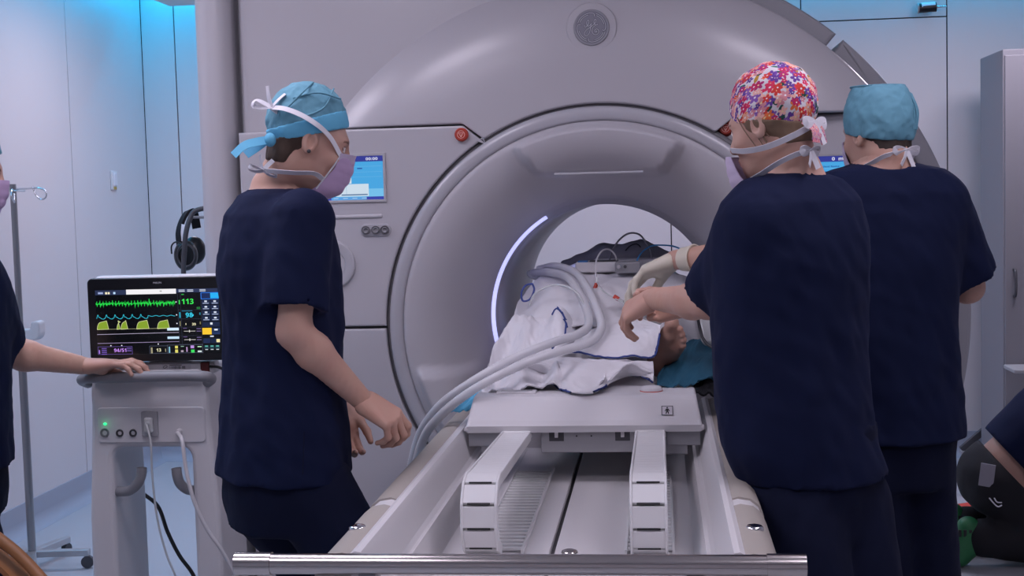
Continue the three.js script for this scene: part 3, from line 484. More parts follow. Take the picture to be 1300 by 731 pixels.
const white3 = (g, fn) => { const p = g.attributes.position, c = new Float32Array(p.count * 3); for (let i = 0; i < p.count; i++) { const q = fn ? fn(p.getX(i), p.getY(i), p.getZ(i)) : [1, 1, 1]; c.set(q, i * 3); } g.setAttribute('color', new THREE.BufferAttribute(c, 3)); return g; };
const skinMottle = (x, y, z) => { const n = nz(x * 40, y * 40, z * 40), m = nz(x * 14, y * 14, z * 14); return [1 + 0.05 * m, 1 + 0.07 * n + 0.05 * m, 1 + 0.08 * n]; };
function faceColour(c, F, brow) {
  return (x, y, z) => { const d = V(x - c[0], y - c[1], z - c[2]), r = d.dot(F.r) / F.s, u = d.dot(F.u) / F.s, f = d.dot(F.f) / F.s, ar = Math.abs(r); let q = skinMottle(x, y, z);
    if (f > 0.06) { if (((ar - 0.032) / 0.022) ** 2 + ((u - 0.024 + (ar - 0.03) ** 2 * 6) / 0.0045) ** 2 < 1) q = brow;
      const e = Math.hypot(ar - 0.031, (u - 0.003) * 1.0); if (e < 0.0125 && Math.abs(u - 0.003) < 0.0075 && f > 0.078) { q = e < 0.0028 ? [0.02, 0.02, 0.02] : e < 0.0058 ? [0.16, 0.2, 0.25] : [1.5, 2.3, 2.9]; if (u > 0.0085) q = [0.08, 0.06, 0.05]; } else if (e < 0.0155 && Math.abs(u - 0.003) < 0.0095 && f > 0.07) q = [0.35, 0.3, 0.3];
      if ((r / 0.024) ** 2 + ((u + 0.065) / 0.011) ** 2 < 1 && f > 0.085) q = [0.85, 0.5, 0.5]; }
    return q; };
}
function mergeSkin(list) { return mergeGeometries(list.map((g) => { const q = g.toNonIndexed(); for (const k of Object.keys(q.attributes)) if (!['position', 'normal', 'uv', 'color'].includes(k)) q.deleteAttribute(k); return q; })); }
// flat strip of cloth along a curve; out(p) gives the side it faces
function ribbon(pts, w, outFrom, seg = 28, th = 0.0012, taper = 0) {
  const cv = new THREE.CatmullRomCurve3(pts.map((p) => V(p)), false, 'centripetal'), pos = [], idx = [], uv = [];
  for (let i = 0; i <= seg; i++) { const t = i / seg, p = cv.getPointAt(t), T = cv.getTangentAt(t); const o = p.clone().sub(outFrom.isVector3 ? outFrom : V(outFrom)); o.addScaledVector(T, -o.dot(T)).normalize(); const B = new THREE.Vector3().crossVectors(T, o).normalize(), ww = w * (1 - taper * t) / 2;
    for (const [s, k] of [[-1, 0], [-1, 1], [1, 1], [1, 0]]) { const q = p.clone().addScaledVector(B, s * ww).addScaledVector(o, k * th * (1) + 0.0); pos.push(q.x, q.y, q.z); uv.push(s, t); } }
  for (let i = 0; i < seg; i++) for (let k = 0; k < 4; k++) { const a = i * 4 + k, b = i * 4 + (k + 1) % 4; idx.push(a, b, a + 4, b, b + 4, a + 4); }
  idx.push(0, 2, 1, 0, 3, 2); const e = seg * 4; idx.push(e, e + 1, e + 2, e, e + 2, e + 3);
  const g = new THREE.BufferGeometry(); g.setAttribute('position', new THREE.Float32BufferAttribute(pos, 3)); g.setAttribute('uv', new THREE.Float32BufferAttribute(uv, 2)); g.setIndex(idx); g.computeVertexNormals(); return toCreasedNormals(g, 0.9);
}
// a surgical cap: skull shell above a tilted plane u > h0 + slope * f
function capField(c, F, o) {
  const e = ell(at(c, F, 0, o.u ?? 0.045, o.b ?? -0.016), o.r, F), flat = o.flat;
  return (x, y, z) => { const dx = (x - c[0]) / F.s, dy = (y - c[1]) / F.s, dz = (z - c[2]) / F.s, u = dx * F.u.x + dy * F.u.y + dz * F.u.z, f = dx * F.f.x + dy * F.f.y + dz * F.f.z, r = dx * F.r.x + dy * F.r.y + dz * F.r.z;
    let d = e(x, y, z) + (o.wrinkle ?? 0.0025) * (nz(r * 38 + 3, u * 26, f * 38) + 0.6 * nz(r * 80, u * 70, f * 80)); if (flat) d = Math.max(d, u - flat[0] - flat[1] * f); const pl = o.h + o.slope * f - u; return Math.max(d, pl); };
}
function person(o) {
  const g = thing('person', o.label, 'person', [o.st[0][0][0], 0, o.st[o.st.length - 1][0][2]]), [fx, fz] = o.face, k = o.k ?? 1;
  const F = o.head ? frame(o.headDir, o.headUp ?? [0, 1, 0]) : null; if (F) F.s = o.hs ?? 0.9; const neck = o.st[0][0];
  // skin: one continuous body
  const inner = loft(o.st.map(([c, a, b]) => [c, Math.max(0.035, a * 0.80), Math.max(0.035, b * 0.80)]), fx, fz);
  const parts = [[inner, 0.02], ...armField(...o.right, k), ...armField(...o.left, k)];
  const legs = o.legs; for (const [hip, knee, ankle] of legs) parts.push([cap(hip, knee, 0.075, 0.052), 0.04], [cap(knee, ankle, 0.05, 0.034), 0.03]);
  if (F) parts.push([cap(at(o.head, F, 0, -0.055, -0.035), neck, 0.052 * k, 0.060 * k), 0.04]);
  const bodyF = blend(parts); const all = [...o.st.map((s) => s[0]), ...o.right, ...o.left, ...legs.flat()]; const [lo, hi] = bounds(all, 0.20);
  const geos = [white3(surfaceNet(bodyF, [lo[0], Math.max(lo[1], 0.03), lo[2]], hi, 0.0105), skinMottle)];
  if (F) { const hf = headField(o.head, F, neck, 0.052 * k), [hl, hh] = bounds([o.head], 0.175); geos.push(white3(surfaceNet(hf, hl, hh, 0.0036), faceColour(o.head, F, o.brow ?? [0.3, 0.22, 0.18]))); }
  for (const h of o.hands) { const q = handField(...h.args, { arm: h.arm, armR: 0.036, ...h.o }); const geo = surfaceNet(q.f, q.lo, q.hi, 0.0027); if (h.glove) h.geo = geo; else geos.push(white3(geo, (x, y, z) => { const m = skinMottle(x, y, z); return [m[0] * 1.01, m[1] * 0.985, m[2] * 0.985]; })); }
  part(g, 'body', mergeSkin(geos), o.skin ?? M.skin);
  for (const h of o.hands) if (h.glove) part(g, 'glove', h.geo, M.glove, 'cream latex glove');
  // tunic with short sleeves
  const hem = o.st[o.st.length - 1][0][1], shell = loft(o.st, fx, fz), sl = [];
  for (const [sh, el] of [o.right, o.left]) { const t = o.sleeve ?? 0.82, e = lerp3(sh, el, t), n = V(el).sub(V(sh)).normalize(), out = cap(sh, lerp3(sh, el, t + 0.15), 0.073 * k, 0.078 * k), inn = cap(lerp3(sh, el, t * 0.6), lerp3(sh, el, t + 0.4), 0.046 * k, 0.066 * k);
    sl.push((x, y, z) => { const dn = (x - e[0]) * n.x + (y - e[1]) * n.y + (z - e[2]) * n.z; return Math.max(out(x, y, z), dn, -inn(x, y, z)); }); }
  const nk = cap(lerp3(neck, F ? o.head : neck, -0.06), F ? at(o.head, F, 0, -0.055, -0.035) : [neck[0], neck[1] + 0.1, neck[2]], 0.066 * k, 0.062 * k);
  const tunicF = (x, y, z) => { let d = shell(x, y, z); for (const s of sl) d = smin(d, s(x, y, z), 0.035);
    const h = Math.min(1, Math.max(0, (neck[1] - y) / 0.5)); d += (0.004 + 0.006 * h) * nz(x * 13, y * 4.5, z * 13) + 0.0035 * nz(x * 30 + y * 12, y * 16, z * 30 - y * 9); d += 0.004 * Math.abs(nz(x * 8 + y * 10, y * 9, z * 9)) ; d = Math.max(d, -nk(x, y, z)); return Math.max(d, hem - y - 0.012 * nz(x * 7, 1, z * 7)); };
  const [tl, th] = bounds([...o.st.map((s) => s[0]), o.right[0], o.left[0], o.right[1], o.left[1]], 0.26);
  const tun = part(g, 'tunic', surfaceNet(tunicF, [tl[0], hem - 0.03, tl[2]], th, 0.0064), o.cloth ?? M.navy);
  // stitched side slit and seams where they can be seen
  if (o.seams) for (const s of o.seams) part(tun, 'seam', tube(s, 0.0016, 24, 5), M.navyDark);
  // trousers
  const tp = []; for (const [hip, knee, ankle] of legs) tp.push([cap(hip, knee, 0.098, 0.080), 0.02], [cap(knee, ankle, 0.080, 0.066), 0.03]);
  const last = o.st[o.st.length - 1], wst = loft([[[last[0][0], hem + 0.12, last[0][2]], last[1] * 0.86, last[2] * 0.86], [[last[0][0], hem - 0.02, last[0][2]], last[1] * 0.90, last[2] * 0.90], [[last[0][0], hem - 0.12, last[0][2]], last[1] * 0.80, last[2] * 0.85]], fx, fz);
  const trF = blend([[wst, 0.02], ...tp]), [pl, ph] = bounds([...legs.flat(), last[0]], 0.22);
  part(g, 'trousers', surfaceNet((x, y, z) => Math.max(trF(x, y, z) + 0.006 * nz(x * 12, y * 5, z * 12) + 0.003 * nz(x * 30, y * 22, z * 30), 0.07 - y), [pl[0], 0.05, pl[2]], [ph[0], hem + 0.13, ph[2]], 0.011), o.trouser ?? M.navyDark);
  for (const [, , ankle] of legs) { const l = Math.hypot(fx, fz), ux = fx / l, uz = fz / l; const sf = blend([[cap([ankle[0] - ux * 0.05, 0.045, ankle[2] - uz * 0.05], [ankle[0] + ux * 0.15, 0.036, ankle[2] + uz * 0.15], 0.042, 0.04), 0.02], [cap([ankle[0], 0.05, ankle[2]], [ankle[0], 0.09, ankle[2]], 0.045, 0.045), 0.03]]); const [a, b] = bounds([ankle, [ankle[0] + ux * 0.15, 0.04, ankle[2] + uz * 0.15]], 0.13); part(g, 'shoe', surfaceNet((x, y, z) => Math.max(sf(x, y, z), 0.002 - y, y - 0.10), [a[0], -0.01, a[2]], [b[0], 0.13, b[2]], 0.009), M.whitePlastic); }
  if (F && o.hair) { const hr = ell(at(o.head, F, 0, 0.028, -0.022), [o.hair.w ?? 0.0785, 0.086, 0.092], F), H = o.hair; const hf = (x, y, z) => { const dx = (x - o.head[0]) / F.s, dy = (y - o.head[1]) / F.s, dz = (z - o.head[2]) / F.s, u = dx * F.u.x + dy * F.u.y + dz * F.u.z, f = dx * F.f.x + dy * F.f.y + dz * F.f.z, r = dx * F.r.x + dy * F.r.y + dz * F.r.z; let d = hr(x, y, z); if (H.nape) d = smin(d, ell0(x, y, z), 0.02); d += 0.0022 * nz(r * 120, u * 20, f * 120); return Math.max(d, f - H.front - 0.4 * u, (H.low ?? -0.075) - u, u - H.top[0] - 0.012 - H.top[1] * f); }; const ell0 = ell(at(o.head, F, 0, -0.045, -0.055), [0.055, 0.05, 0.042], F);
    const [a, b] = bounds([o.head], 0.16); part(g, 'hair', surfaceNet(hf, a, b, 0.0042), H.mat); }
  return { g, F, neck };
}
const maskSpan = (v) => 0.86 + 0.36 * v;
// pleated face mask: a patch wrapped round the lower face
function maskGeo(c, F, o = {}) {
  const nu = 40, nv = 34, pos = [], idx = [], uv = [];
  for (const layer of [0, 1]) for (let j = 0; j <= nv; j++) for (let i = 0; i <= nu; i++) {
    const v = j / nv, s = i / nu * 2 - 1, a = s * maskSpan(v), hh = 1 - v;
    const u = -0.008 - v * (o.drop ?? 0.115) + 0.016 * s * s * (v - 0.2) - (Math.abs(s) < 0.35 ? 0 : 0) + (v < 0.12 ? 0.006 * (1 - s * s) : 0);
    const bulge = Math.sin(Math.PI * Math.min(1, v * 0.92 + 0.08)) * 0.012, pleat = 0.003 * Math.abs(Math.sin(v * Math.PI * 4.5 + 0.4)) * (1 - s ** 4);
    const rw = 0.070 - 0.012 * v, rd = 0.112 + bulge + pleat - 0.020 * v * v - 0.018 * (v > 0.85 ? (v - 0.85) / 0.15 : 0) + 0.006 * (1 - Math.min(1, Math.abs(s) * 3)) * hh;
    const th = layer ? -0.0016 : 0, r = (rw + th) * Math.sin(a) * 1.08, f = (rd + th) * Math.cos(a) * 1.0 + 0.002 * nz(s * 4, v * 6, 2);
    pos.push(...at(c, F, r, u, f)); uv.push(i / nu, v);
  }
  const n1 = (nu + 1) * (nv + 1);
  for (const L of [0, 1]) for (let j = 0; j < nv; j++) for (let i = 0; i < nu; i++) { const a = L * n1 + j * (nu + 1) + i, b = a + nu + 1; L ? idx.push(a, a + 1, b, a + 1, b + 1, b) : idx.push(a, b, a + 1, a + 1, b, b + 1); }
  const g = new THREE.BufferGeometry(); g.setAttribute('position', new THREE.Float32BufferAttribute(pos, 3)); g.setAttribute('uv', new THREE.Float32BufferAttribute(uv, 2)); g.setIndex(idx); g.computeVertexNormals(); return g;
}
function maskCorner(c, F, s, v, o = {}) { const a = s * maskSpan(v), u = -0.008 - v * (o.drop ?? 0.115) + 0.016 * (v - 0.2), rw = 0.070 - 0.012 * v, rd = 0.112 - 0.020 * v * v; return at(c, F, rw * Math.sin(a) * 1.08, u, rd * Math.cos(a)); }
// ---------------------------------------------------------------- the people
const curlSoft = [[0.5, 0.7, 0.4], [0.6, 0.8, 0.45], [0.7, 0.85, 0.5], [0.75, 0.85, 0.5]];
const bow = (p, d, u, s) => { // two loops and two tails of a tied ribbon at p; d points along the loops
  const q = (a, b, c = 0) => [p[0] + d[0] * a + u[0] * b, p[1] + d[1] * a + u[1] * b + c, p[2] + d[2] * a + u[2] * b]; return [[q(0, 0), q(s, 0.35 * s), q(1.9 * s, 0.25 * s), q(1.7 * s, -0.25 * s), q(0.6 * s, -0.15 * s), q(0, 0)], [q(0, 0), q(-s, 0.35 * s), q(-1.8 * s, 0.3 * s), q(-1.6 * s, -0.2 * s), q(-0.6 * s, -0.15 * s), q(0, 0)], [q(0, 0), q(0.5 * s, -0.9 * s), q(0.9 * s, -2.0 * s)], [q(0, 0), q(-0.4 * s, -0.8 * s), q(-1.0 * s, -1.7 * s)]]; };

{ // woman at the left side of the table, turned to the right
  const head = [-0.630, 1.634, 0.970], R = [[-0.614, 1.467, 1.090], [-0.636, 1.224, 1.130], [-0.516, 1.057, 1.020]], L = [[-0.790, 1.470, 0.800], [-0.728, 1.185, 0.720], [-0.640, 1.006, 0.740]];
  const { g, F, neck } = person({ label: 'person in navy scrubs with a blue tie-back cap and lavender mask beside the monitor cart', face: [0.82, -0.57],
    st: [[[-0.710, 1.540, 0.950], 0.062, 0.060], [[-0.713, 1.521, 0.950], 0.125, 0.085], [[-0.717, 1.476, 0.950], 0.172, 0.112], [[-0.719, 1.362, 0.950], 0.182, 0.134], [[-0.713, 1.245, 0.950], 0.178, 0.134], [[-0.715, 1.099, 0.950], 0.180, 0.134], [[-0.718, 0.980, 0.950], 0.192, 0.144], [[-0.722, 0.878, 0.950], 0.200, 0.150]],
    head, headDir: [0.86, -0.27, -0.42], right: R, left: L, k: 0.94, sleeve: 0.80,
    legs: [[[-0.641, 0.857, 1.020], [-0.42, 0.42, 1.0], [-0.44, 0.08, 1.0]], [[-0.794, 0.826, 0.880], [-0.53, 0.42, 0.88], [-0.54, 0.08, 0.87]]],
    hands: [{ args: [R[2], [0.80, -0.56, -0.10], [-0.42, -0.70, -0.45], 'r', { curl: [[0.5, 0.7, 0.4], [0.75, 0.8, 0.4], [0.9, 0.8, 0.4], [0.95, 0.8, 0.4]], thumb: [0.55, 0.5], s: 0.95 }], arm: lerp3(R[2], R[1], 0.25) }, { args: [L[2], [0.15, -0.97, 0.1], [0.4, 0, 0.9], 'l', { curl: curlSoft, s: 0.93 }], arm: lerp3(L[2], L[1], 0.25) }],
    hair: { mat: M.hairBrown, front: 0.005, low: -0.068, nape: true, top: [0.02, 0.5] },
    seams: [[[-0.619, 1.008, 1.140], [-0.619, 0.963, 1.150], [-0.621, 0.918, 1.155]]] });
  const cp = part(g, 'cap', surfaceNet(capField(head, F, { u: 0.050, b: -0.016, r: [0.085, 0.101, 0.102], h: 0.030, slope: 0.48, wrinkle: 0.004 }), ...bounds([head], 0.18), 0.004), M.capBlue, 'blue disposable cap');
  const brim = capField(head, F, { u: 0.044, b: -0.014, r: [0.088, 0.100, 0.105], h: 0.020, slope: 0.50, wrinkle: 0.0012 });
  part(cp, 'brim', surfaceNet((x, y, z) => { const d = V(x - head[0], y - head[1], z - head[2]).divideScalar(F.s); return Math.max(brim(x, y, z), d.dot(F.u) - 0.066 - 0.56 * d.dot(F.f)); }, ...bounds([head], 0.17), 0.0038), M.capBrim, 'folded bright blue brim');
  const A = (r, u, f) => at(head, F, r, u, f), hc = V(head);
  for (const pts of [[A(0.055, -0.022, -0.102), A(0.056, -0.034, -0.130), A(0.060, -0.052, -0.160), A(0.058, -0.082, -0.180)], [A(0.050, -0.022, -0.108), A(0.042, -0.05, -0.130), A(0.044, -0.072, -0.150)]]) part(cp, 'tie', ribbon(pts, 0.020, V(A(0, -0.05, -0.1)), 20), M.capBrim);
  part(cp, 'knot', ball(A(0.055, -0.022, -0.103), 0.013, 1, 1.2, 1), M.capBrim);
  for (const pts of [[A(0.07, 0.120, 0.04), A(0.075, 0.118, -0.02), A(0.066, 0.09, -0.075)], [A(0.05, 0.142, 0.02), A(0.085, 0.085, 0.0), A(0.093, 0.045, -0.05)], [A(0.03, 0.146, -0.03), A(0.075, 0.112, -0.055), A(0.07, 0.06, -0.085)]]) part(cp, 'crease', tube(pts, 0.0022, 16, 6), M.capBlue);
  const mk = part(g, 'mask', maskGeo(head, F, { drop: 0.118 }), M.maskPink, 'lavender pleated face mask');
  part(mk, 'top_band', ribbon([maskCorner(head, F, 1, 0.08), A(0.042, -0.016, 0.094), A(0.02, -0.013, 0.116), A(-0.02, -0.013, 0.116), A(-0.042, -0.016, 0.094)].map((p) => lerp3(p, head, -0.02)), 0.020, hc), M.maskPale);
  const k1 = A(0.045, 0.056, -0.116), k2 = A(0.045, -0.098, -0.100);
  part(mk, 'strap', ribbon([maskCorner(head, F, 1, 0.02), A(0.074, 0.016, 0.040), A(0.086, 0.030, 0.016), A(0.097, 0.040, -0.010), A(0.094, 0.052, -0.05), A(0.076, 0.058, -0.090), k1], 0.012, hc), M.ribbonWhite);
  part(mk, 'strap', ribbon([maskCorner(head, F, 1, 0.72), A(0.070, -0.075, 0.020), A(0.074, -0.086, -0.03), A(0.066, -0.094, -0.075), k2], 0.012, hc), M.ribbonWhite);
  part(mk, 'strap', ribbon([maskCorner(head, F, 1, 0.02), maskCorner(head, F, 1, 0.35), maskCorner(head, F, 1, 0.7), maskCorner(head, F, 1, 0.98)].map((p) => lerp3(p, head, -0.015)), 0.005, hc), M.ribbonWhite);
  const dirB = [F.f.x, F.f.y, F.f.z], upB = [F.u.x, F.u.y, F.u.z];
  for (const s of bow(k1, dirB, upB, -0.022)) part(mk, 'bow', ribbon(s, 0.012, hc, 24), M.ribbonWhite);
  for (const s of bow(k2, dirB, upB, -0.016)) part(mk, 'bow', ribbon(s, 0.011, hc, 24), M.ribbonWhite);
  part(g, 'earring', ball(A(0.086, -0.027, -0.010), 0.0045, 1, 1, 1, 10), M.darkGrey);
}
const floral = canvasTex(1024, 1024, (c, w) => {
  c.fillStyle = '#dcd6da'; c.fillRect(0, 0, w, w); const cols = ['#c81e5a', '#e0355f', '#6a3f9c', '#5a3a90', '#e8743c', '#f0b8a8', '#d98f96', '#b3246b', '#eda98f', '#8a5ab0', '#d63a34'];
  const draw = (x, y, fn) => { for (const dx of [-w, 0, w]) for (const dy of [-w, 0, w]) { if (x + dx < -80 || x + dx > w + 80 || y + dy < -80 || y + dy > w + 80) continue; c.save(); c.translate(x + dx, y + dy); fn(); c.restore(); } };
  for (let i = 0; i < 190; i++) { const x = rnd() * w, y = rnd() * w, a = rnd() * 7, l = 18 + rnd() * 22; const col = ['#1f4a45', '#2f6a58', '#b98a2e', '#22564a'][(rnd() * 4) | 0]; draw(x, y, () => { c.rotate(a); c.fillStyle = col; c.beginPath(); c.ellipse(0, 0, l, l * 0.42, 0, 0, 7); c.fill(); }); }
  for (let i = 0; i < 760; i++) { const x = rnd() * w, y = rnd() * w, s = 11 + rnd() * 14, a = rnd() * 7, col = cols[(rnd() * cols.length) | 0], cen = rnd() > 0.5 ? '#f3d9a0' : '#f6eef0'; draw(x, y, () => { c.rotate(a); c.fillStyle = col; for (let k = 0; k < 5; k++) { c.beginPath(); c.ellipse(Math.cos(k * 1.2566) * s * 0.95, Math.sin(k * 1.2566) * s * 0.95, s * 0.72, s * 0.5, k * 1.2566, 0, 7); c.fill(); } c.fillStyle = cen; c.beginPath(); c.arc(0, 0, s * 0.3, 0, 7); c.fill(); }); }
});
{ // woman with the flowered cap, leaning over the patient
  const head = [0.390, 1.635, 1.050], L = [[0.353, 1.432, 1.140], [0.259, 1.254, 0.920], [0.131, 1.247, 0.700]], R = [[0.509, 1.445, 0.950], [0.348, 1.254, 0.740], [0.216, 1.222, 0.580]];
  const { g, F } = person({ label: 'person in navy scrubs with a flowered cap leaning over the table', face: [-0.65, -0.76],
    st: [[[0.433, 1.540, 1.050], 0.062, 0.060], [[0.431, 1.520, 1.050], 0.125, 0.088], [[0.432, 1.475, 1.050], 0.172, 0.120], [[0.427, 1.368, 1.050], 0.190, 0.145], [[0.422, 1.234, 1.050], 0.184, 0.146], [[0.427, 1.099, 1.050], 0.184, 0.144], [[0.442, 0.963, 1.050], 0.186, 0.144], [[0.465, 0.885, 1.050], 0.180, 0.140]],
    head, headDir: [-0.78, -0.22, -0.58], right: R, left: L, k: 0.96, sleeve: 0.86,
    legs: [[[0.542, 0.820, 1.020], [0.60, 0.42, 1.1], [0.60, 0.08, 1.08]], [[0.416, 0.843, 1.120], [0.50, 0.42, 1.22], [0.50, 0.08, 1.2]]],
    hands: [{ args: [L[2], [-0.72, -0.42, -0.50], [0.10, -0.80, -0.60], 'l', { curl: [[0.55, 0.5, 0.3], [0.6, 0.55, 0.3], [0.7, 0.6, 0.35], [0.8, 0.6, 0.35]], thumb: [0.5, 0.6], s: 0.96 }], arm: lerp3(L[2], L[1], 0.25) }, { args: [R[2], [-0.9, -0.14, -0.2], [-0.2, 0.3, 0.9], 'r', { curl: [[0.6, 0.9, 0.5], [0.8, 0.9, 0.5], [0.9, 0.9, 0.5], [1, 0.9, 0.5]], thumb: [0.4, 0.5], s: 0.93 }], arm: lerp3(R[2], R[1], 0.25) }],
    hair: { mat: M.hairBlond, front: 0.030, low: -0.060, nape: true, top: [0.004, 0.32], w: 0.087 }, seams: [] });
  const A = (r, u, f) => at(head, F, r, u, f), hc = V(head);
  const cg = surfaceNet(capField(head, F, { u: 0.046, b: -0.018, r: [0.088, 0.100, 0.106], h: 0.004, slope: 0.32, wrinkle: 0.0035 }), ...bounds([head], 0.18), 0.004);
  { const ax = V(A(-0.5, 0.3, -1)).sub(hc).normalize(), ex = new THREE.Vector3().crossVectors(V(0, 1, 0), ax).normalize(), ey = new THREE.Vector3().crossVectors(ax, ex), p = cg.attributes.position, uv = []; for (let i = 0; i < p.count; i++) { const d = V(p.getX(i), p.getY(i), p.getZ(i)).sub(hc), r = d.length(); d.normalize(); const th = Math.acos(Math.max(-1, Math.min(1, d.dot(ax)))), x = d.dot(ex), y = d.dot(ey), l = Math.hypot(x, y) || 1; uv.push(0.5 + th * r * x / l / 0.30, 0.5 + th * r * y / l / 0.30); } cg.setAttribute('uv', new THREE.Float32BufferAttribute(uv, 2)); }
  const fm = phy(0xffffff, 0.85, { map: floral });
  const cp = part(g, 'cap', cg, fm, 'flowered cloth cap');
  for (const pts of [[A(-0.03, -0.02, -0.105), A(-0.03, -0.045, -0.125), A(-0.035, -0.075, -0.125)], [A(-0.01, -0.02, -0.108), A(0.004, -0.045, -0.12), A(0.012, -0.075, -0.118)]]) part(cp, 'tie', ribbon(pts, 0.022, hc, 16), fm);
  const strands = []; for (let i = 0; i < 5; i++) { const f0 = 0.048 - rnd() * 0.06, l = 0.015 + 0.055 * rnd(), k2 = 0.01 + 0.02 * rnd(); strands.push(tube([A(-0.0775, 0.03, f0), A(-0.0775, 0.0, f0 - k2 * 0.5), A(-0.073, -l, f0 - k2 - 0.012)], 0.0011, 10, 5)); }
  part(g, 'hair_strands', merge(strands), M.hairBlond).userData.kind = 'stuff';
  const mk = part(g, 'mask', maskGeo(head, F, { drop: 0.115 }), M.maskPale, 'pale mask with a lilac front'); mk.position.add(V(F.f.x * 0.012 - F.u.x * 0.035, F.f.y * 0.012 - F.u.y * 0.035, F.f.z * 0.012 - F.u.z * 0.035));
  const k1 = A(-0.012, -0.028, -0.120), k2 = A(-0.02, -0.088, -0.098);
  part(mk, 'strap', ribbon([A(-0.052, -0.035, 0.088), A(-0.078, -0.052, 0.03), A(-0.083, -0.058, -0.03), A(-0.062, -0.048, -0.09), k1], 0.013, hc), M.ribbonWhite);
  part(mk, 'strap', ribbon([A(-0.05, -0.12, 0.07), A(-0.070, -0.112, 0.01), A(-0.073, -0.100, -0.04), A(-0.056, -0.09, -0.085), k2], 0.013, hc), M.ribbonWhite);
  const dB = [F.r.x, F.r.y, F.r.z], uB = [F.u.x, F.u.y, F.u.z];
  for (const [k, s] of [[k1, 0.022], [k2, 0.018]]) for (const q of bow(k, dB, uB, s)) part(mk, 'bow', ribbon(q, 0.013, hc, 24), M.ribbonWhite);
}
{ // man seen from behind, reaching across with a gloved hand
  const head = [0.689, 1.629, 0.550], R = [[0.845, 1.453, 0.500], [0.931, 1.241, 0.420], [0.928, 1.254, 0.170]], L = [[0.556, 1.456, 0.500], [0.426, 1.331, 0.300], [0.193, 1.310, 0.110]];
  const { g, F } = person({ label: 'person in navy scrubs seen from behind with a flat blue cap at the right', face: [-0.22, -0.97],
    st: [[[0.702, 1.563, 0.550], 0.068, 0.066], [[0.703, 1.542, 0.550], 0.145, 0.092], [[0.707, 1.484, 0.550], 0.190, 0.118], [[0.706, 1.360, 0.550], 0.195, 0.138], [[0.703, 1.184, 0.550], 0.178, 0.138], [[0.713, 1.026, 0.550], 0.176, 0.138], [[0.721, 0.880, 0.550], 0.176, 0.142]],
    head, headDir: [-0.52, -0.10, -0.85], right: R, left: L, k: 1.08, sleeve: 0.86,
    legs: [[[0.651, 0.795, 0.580], [0.69, 0.42, 0.56], [0.68, 0.08, 0.55]], [[0.784, 0.782, 0.520], [0.815, 0.42, 0.5], [0.81, 0.08, 0.48]]],
    hands: [{ args: [L[2], [-0.86, -0.36, -0.20], [-0.25, -0.85, 0.1], 'l', { curl: [[0.35, 0.35, 0.25], [0.4, 0.4, 0.25], [0.45, 0.45, 0.3], [0.5, 0.5, 0.3]], thumb: [0.35, 0.7], s: 1.08, thick: 1.08 }], arm: lerp3(L[2], L[1], 0.18), glove: true }, { args: [R[2], [-0.7, -0.1, -0.7], [0, -1, 0], 'r', { curl: curlSoft, s: 1.05 }], arm: lerp3(R[2], R[1], 0.25) }],
    hair: { mat: M.hairDark, front: 0.010, low: -0.055, nape: true, top: [-0.004, 0.28] } });
  const A = (r, u, f) => at(head, F, r, u, f), hc = V(head);
  // cuff of the glove
  part(g, 'glove_cuff', merge([rod(lerp3(L[2], L[1], 0.10), lerp3(L[2], L[1], 0.24), 0.0335, 0.0385, 28), new THREE.TorusGeometry(0.0385, 0.003, 8, 28).applyQuaternion(new THREE.Quaternion().setFromUnitVectors(V(0, 0, 1), V(L[1]).sub(V(L[2])).normalize())).translate(...lerp3(L[2], L[1], 0.24))]), M.glove);
  const cp = part(g, 'cap', surfaceNet(capField(head, F, { u: 0.040, b: -0.014, r: [0.091, 0.128, 0.104], h: -0.004, slope: 0.28, flat: [0.134, 0.12], wrinkle: 0.0035 }), ...bounds([head], 0.18), 0.004), M.capBlue, 'flat-topped blue cap');
  for (const [r, f] of [[0.03, -0.106], [0.045, -0.1], [0.058, -0.09], [0.04, -0.103]]) part(cp, 'crease', tube([A(r, 0.0, f), A(r + 0.004, 0.05, f - 0.006), A(r + 0.002, 0.10, f + 0.012)], 0.0016, 12, 5), M.capBlue);
  part(cp, 'top_seam', tube(Array.from({ length: 20 }, (_, i) => { const t = i / 20 * Math.PI * 2; return A(0.066 * Math.sin(t), 0.131 + 0.12 * 0.078 * Math.cos(t) - 0.001, -0.014 + 0.078 * Math.cos(t)); }), 0.0022, 60, 6, true), M.capBlue);
  const mk = part(g, 'mask', maskGeo(head, F, { drop: 0.115 }), M.maskPale);
  const k2 = A(0.012, -0.058, -0.095);
  for (const s of [-1, 1]) part(mk, 'strap', ribbon([maskCorner(head, F, s, 0.8), A(s * 0.066, -0.09, 0.02), A(s * 0.068, -0.086, -0.03), A(s * 0.048, -0.068, -0.08), k2], 0.012, hc), M.ribbonWhite);
  for (const q of bow(k2, [F.r.x, F.r.y, F.r.z], [F.u.x, F.u.y, F.u.z], 0.020)) part(mk, 'bow', ribbon(q, 0.012, hc, 24), M.ribbonWhite);
}
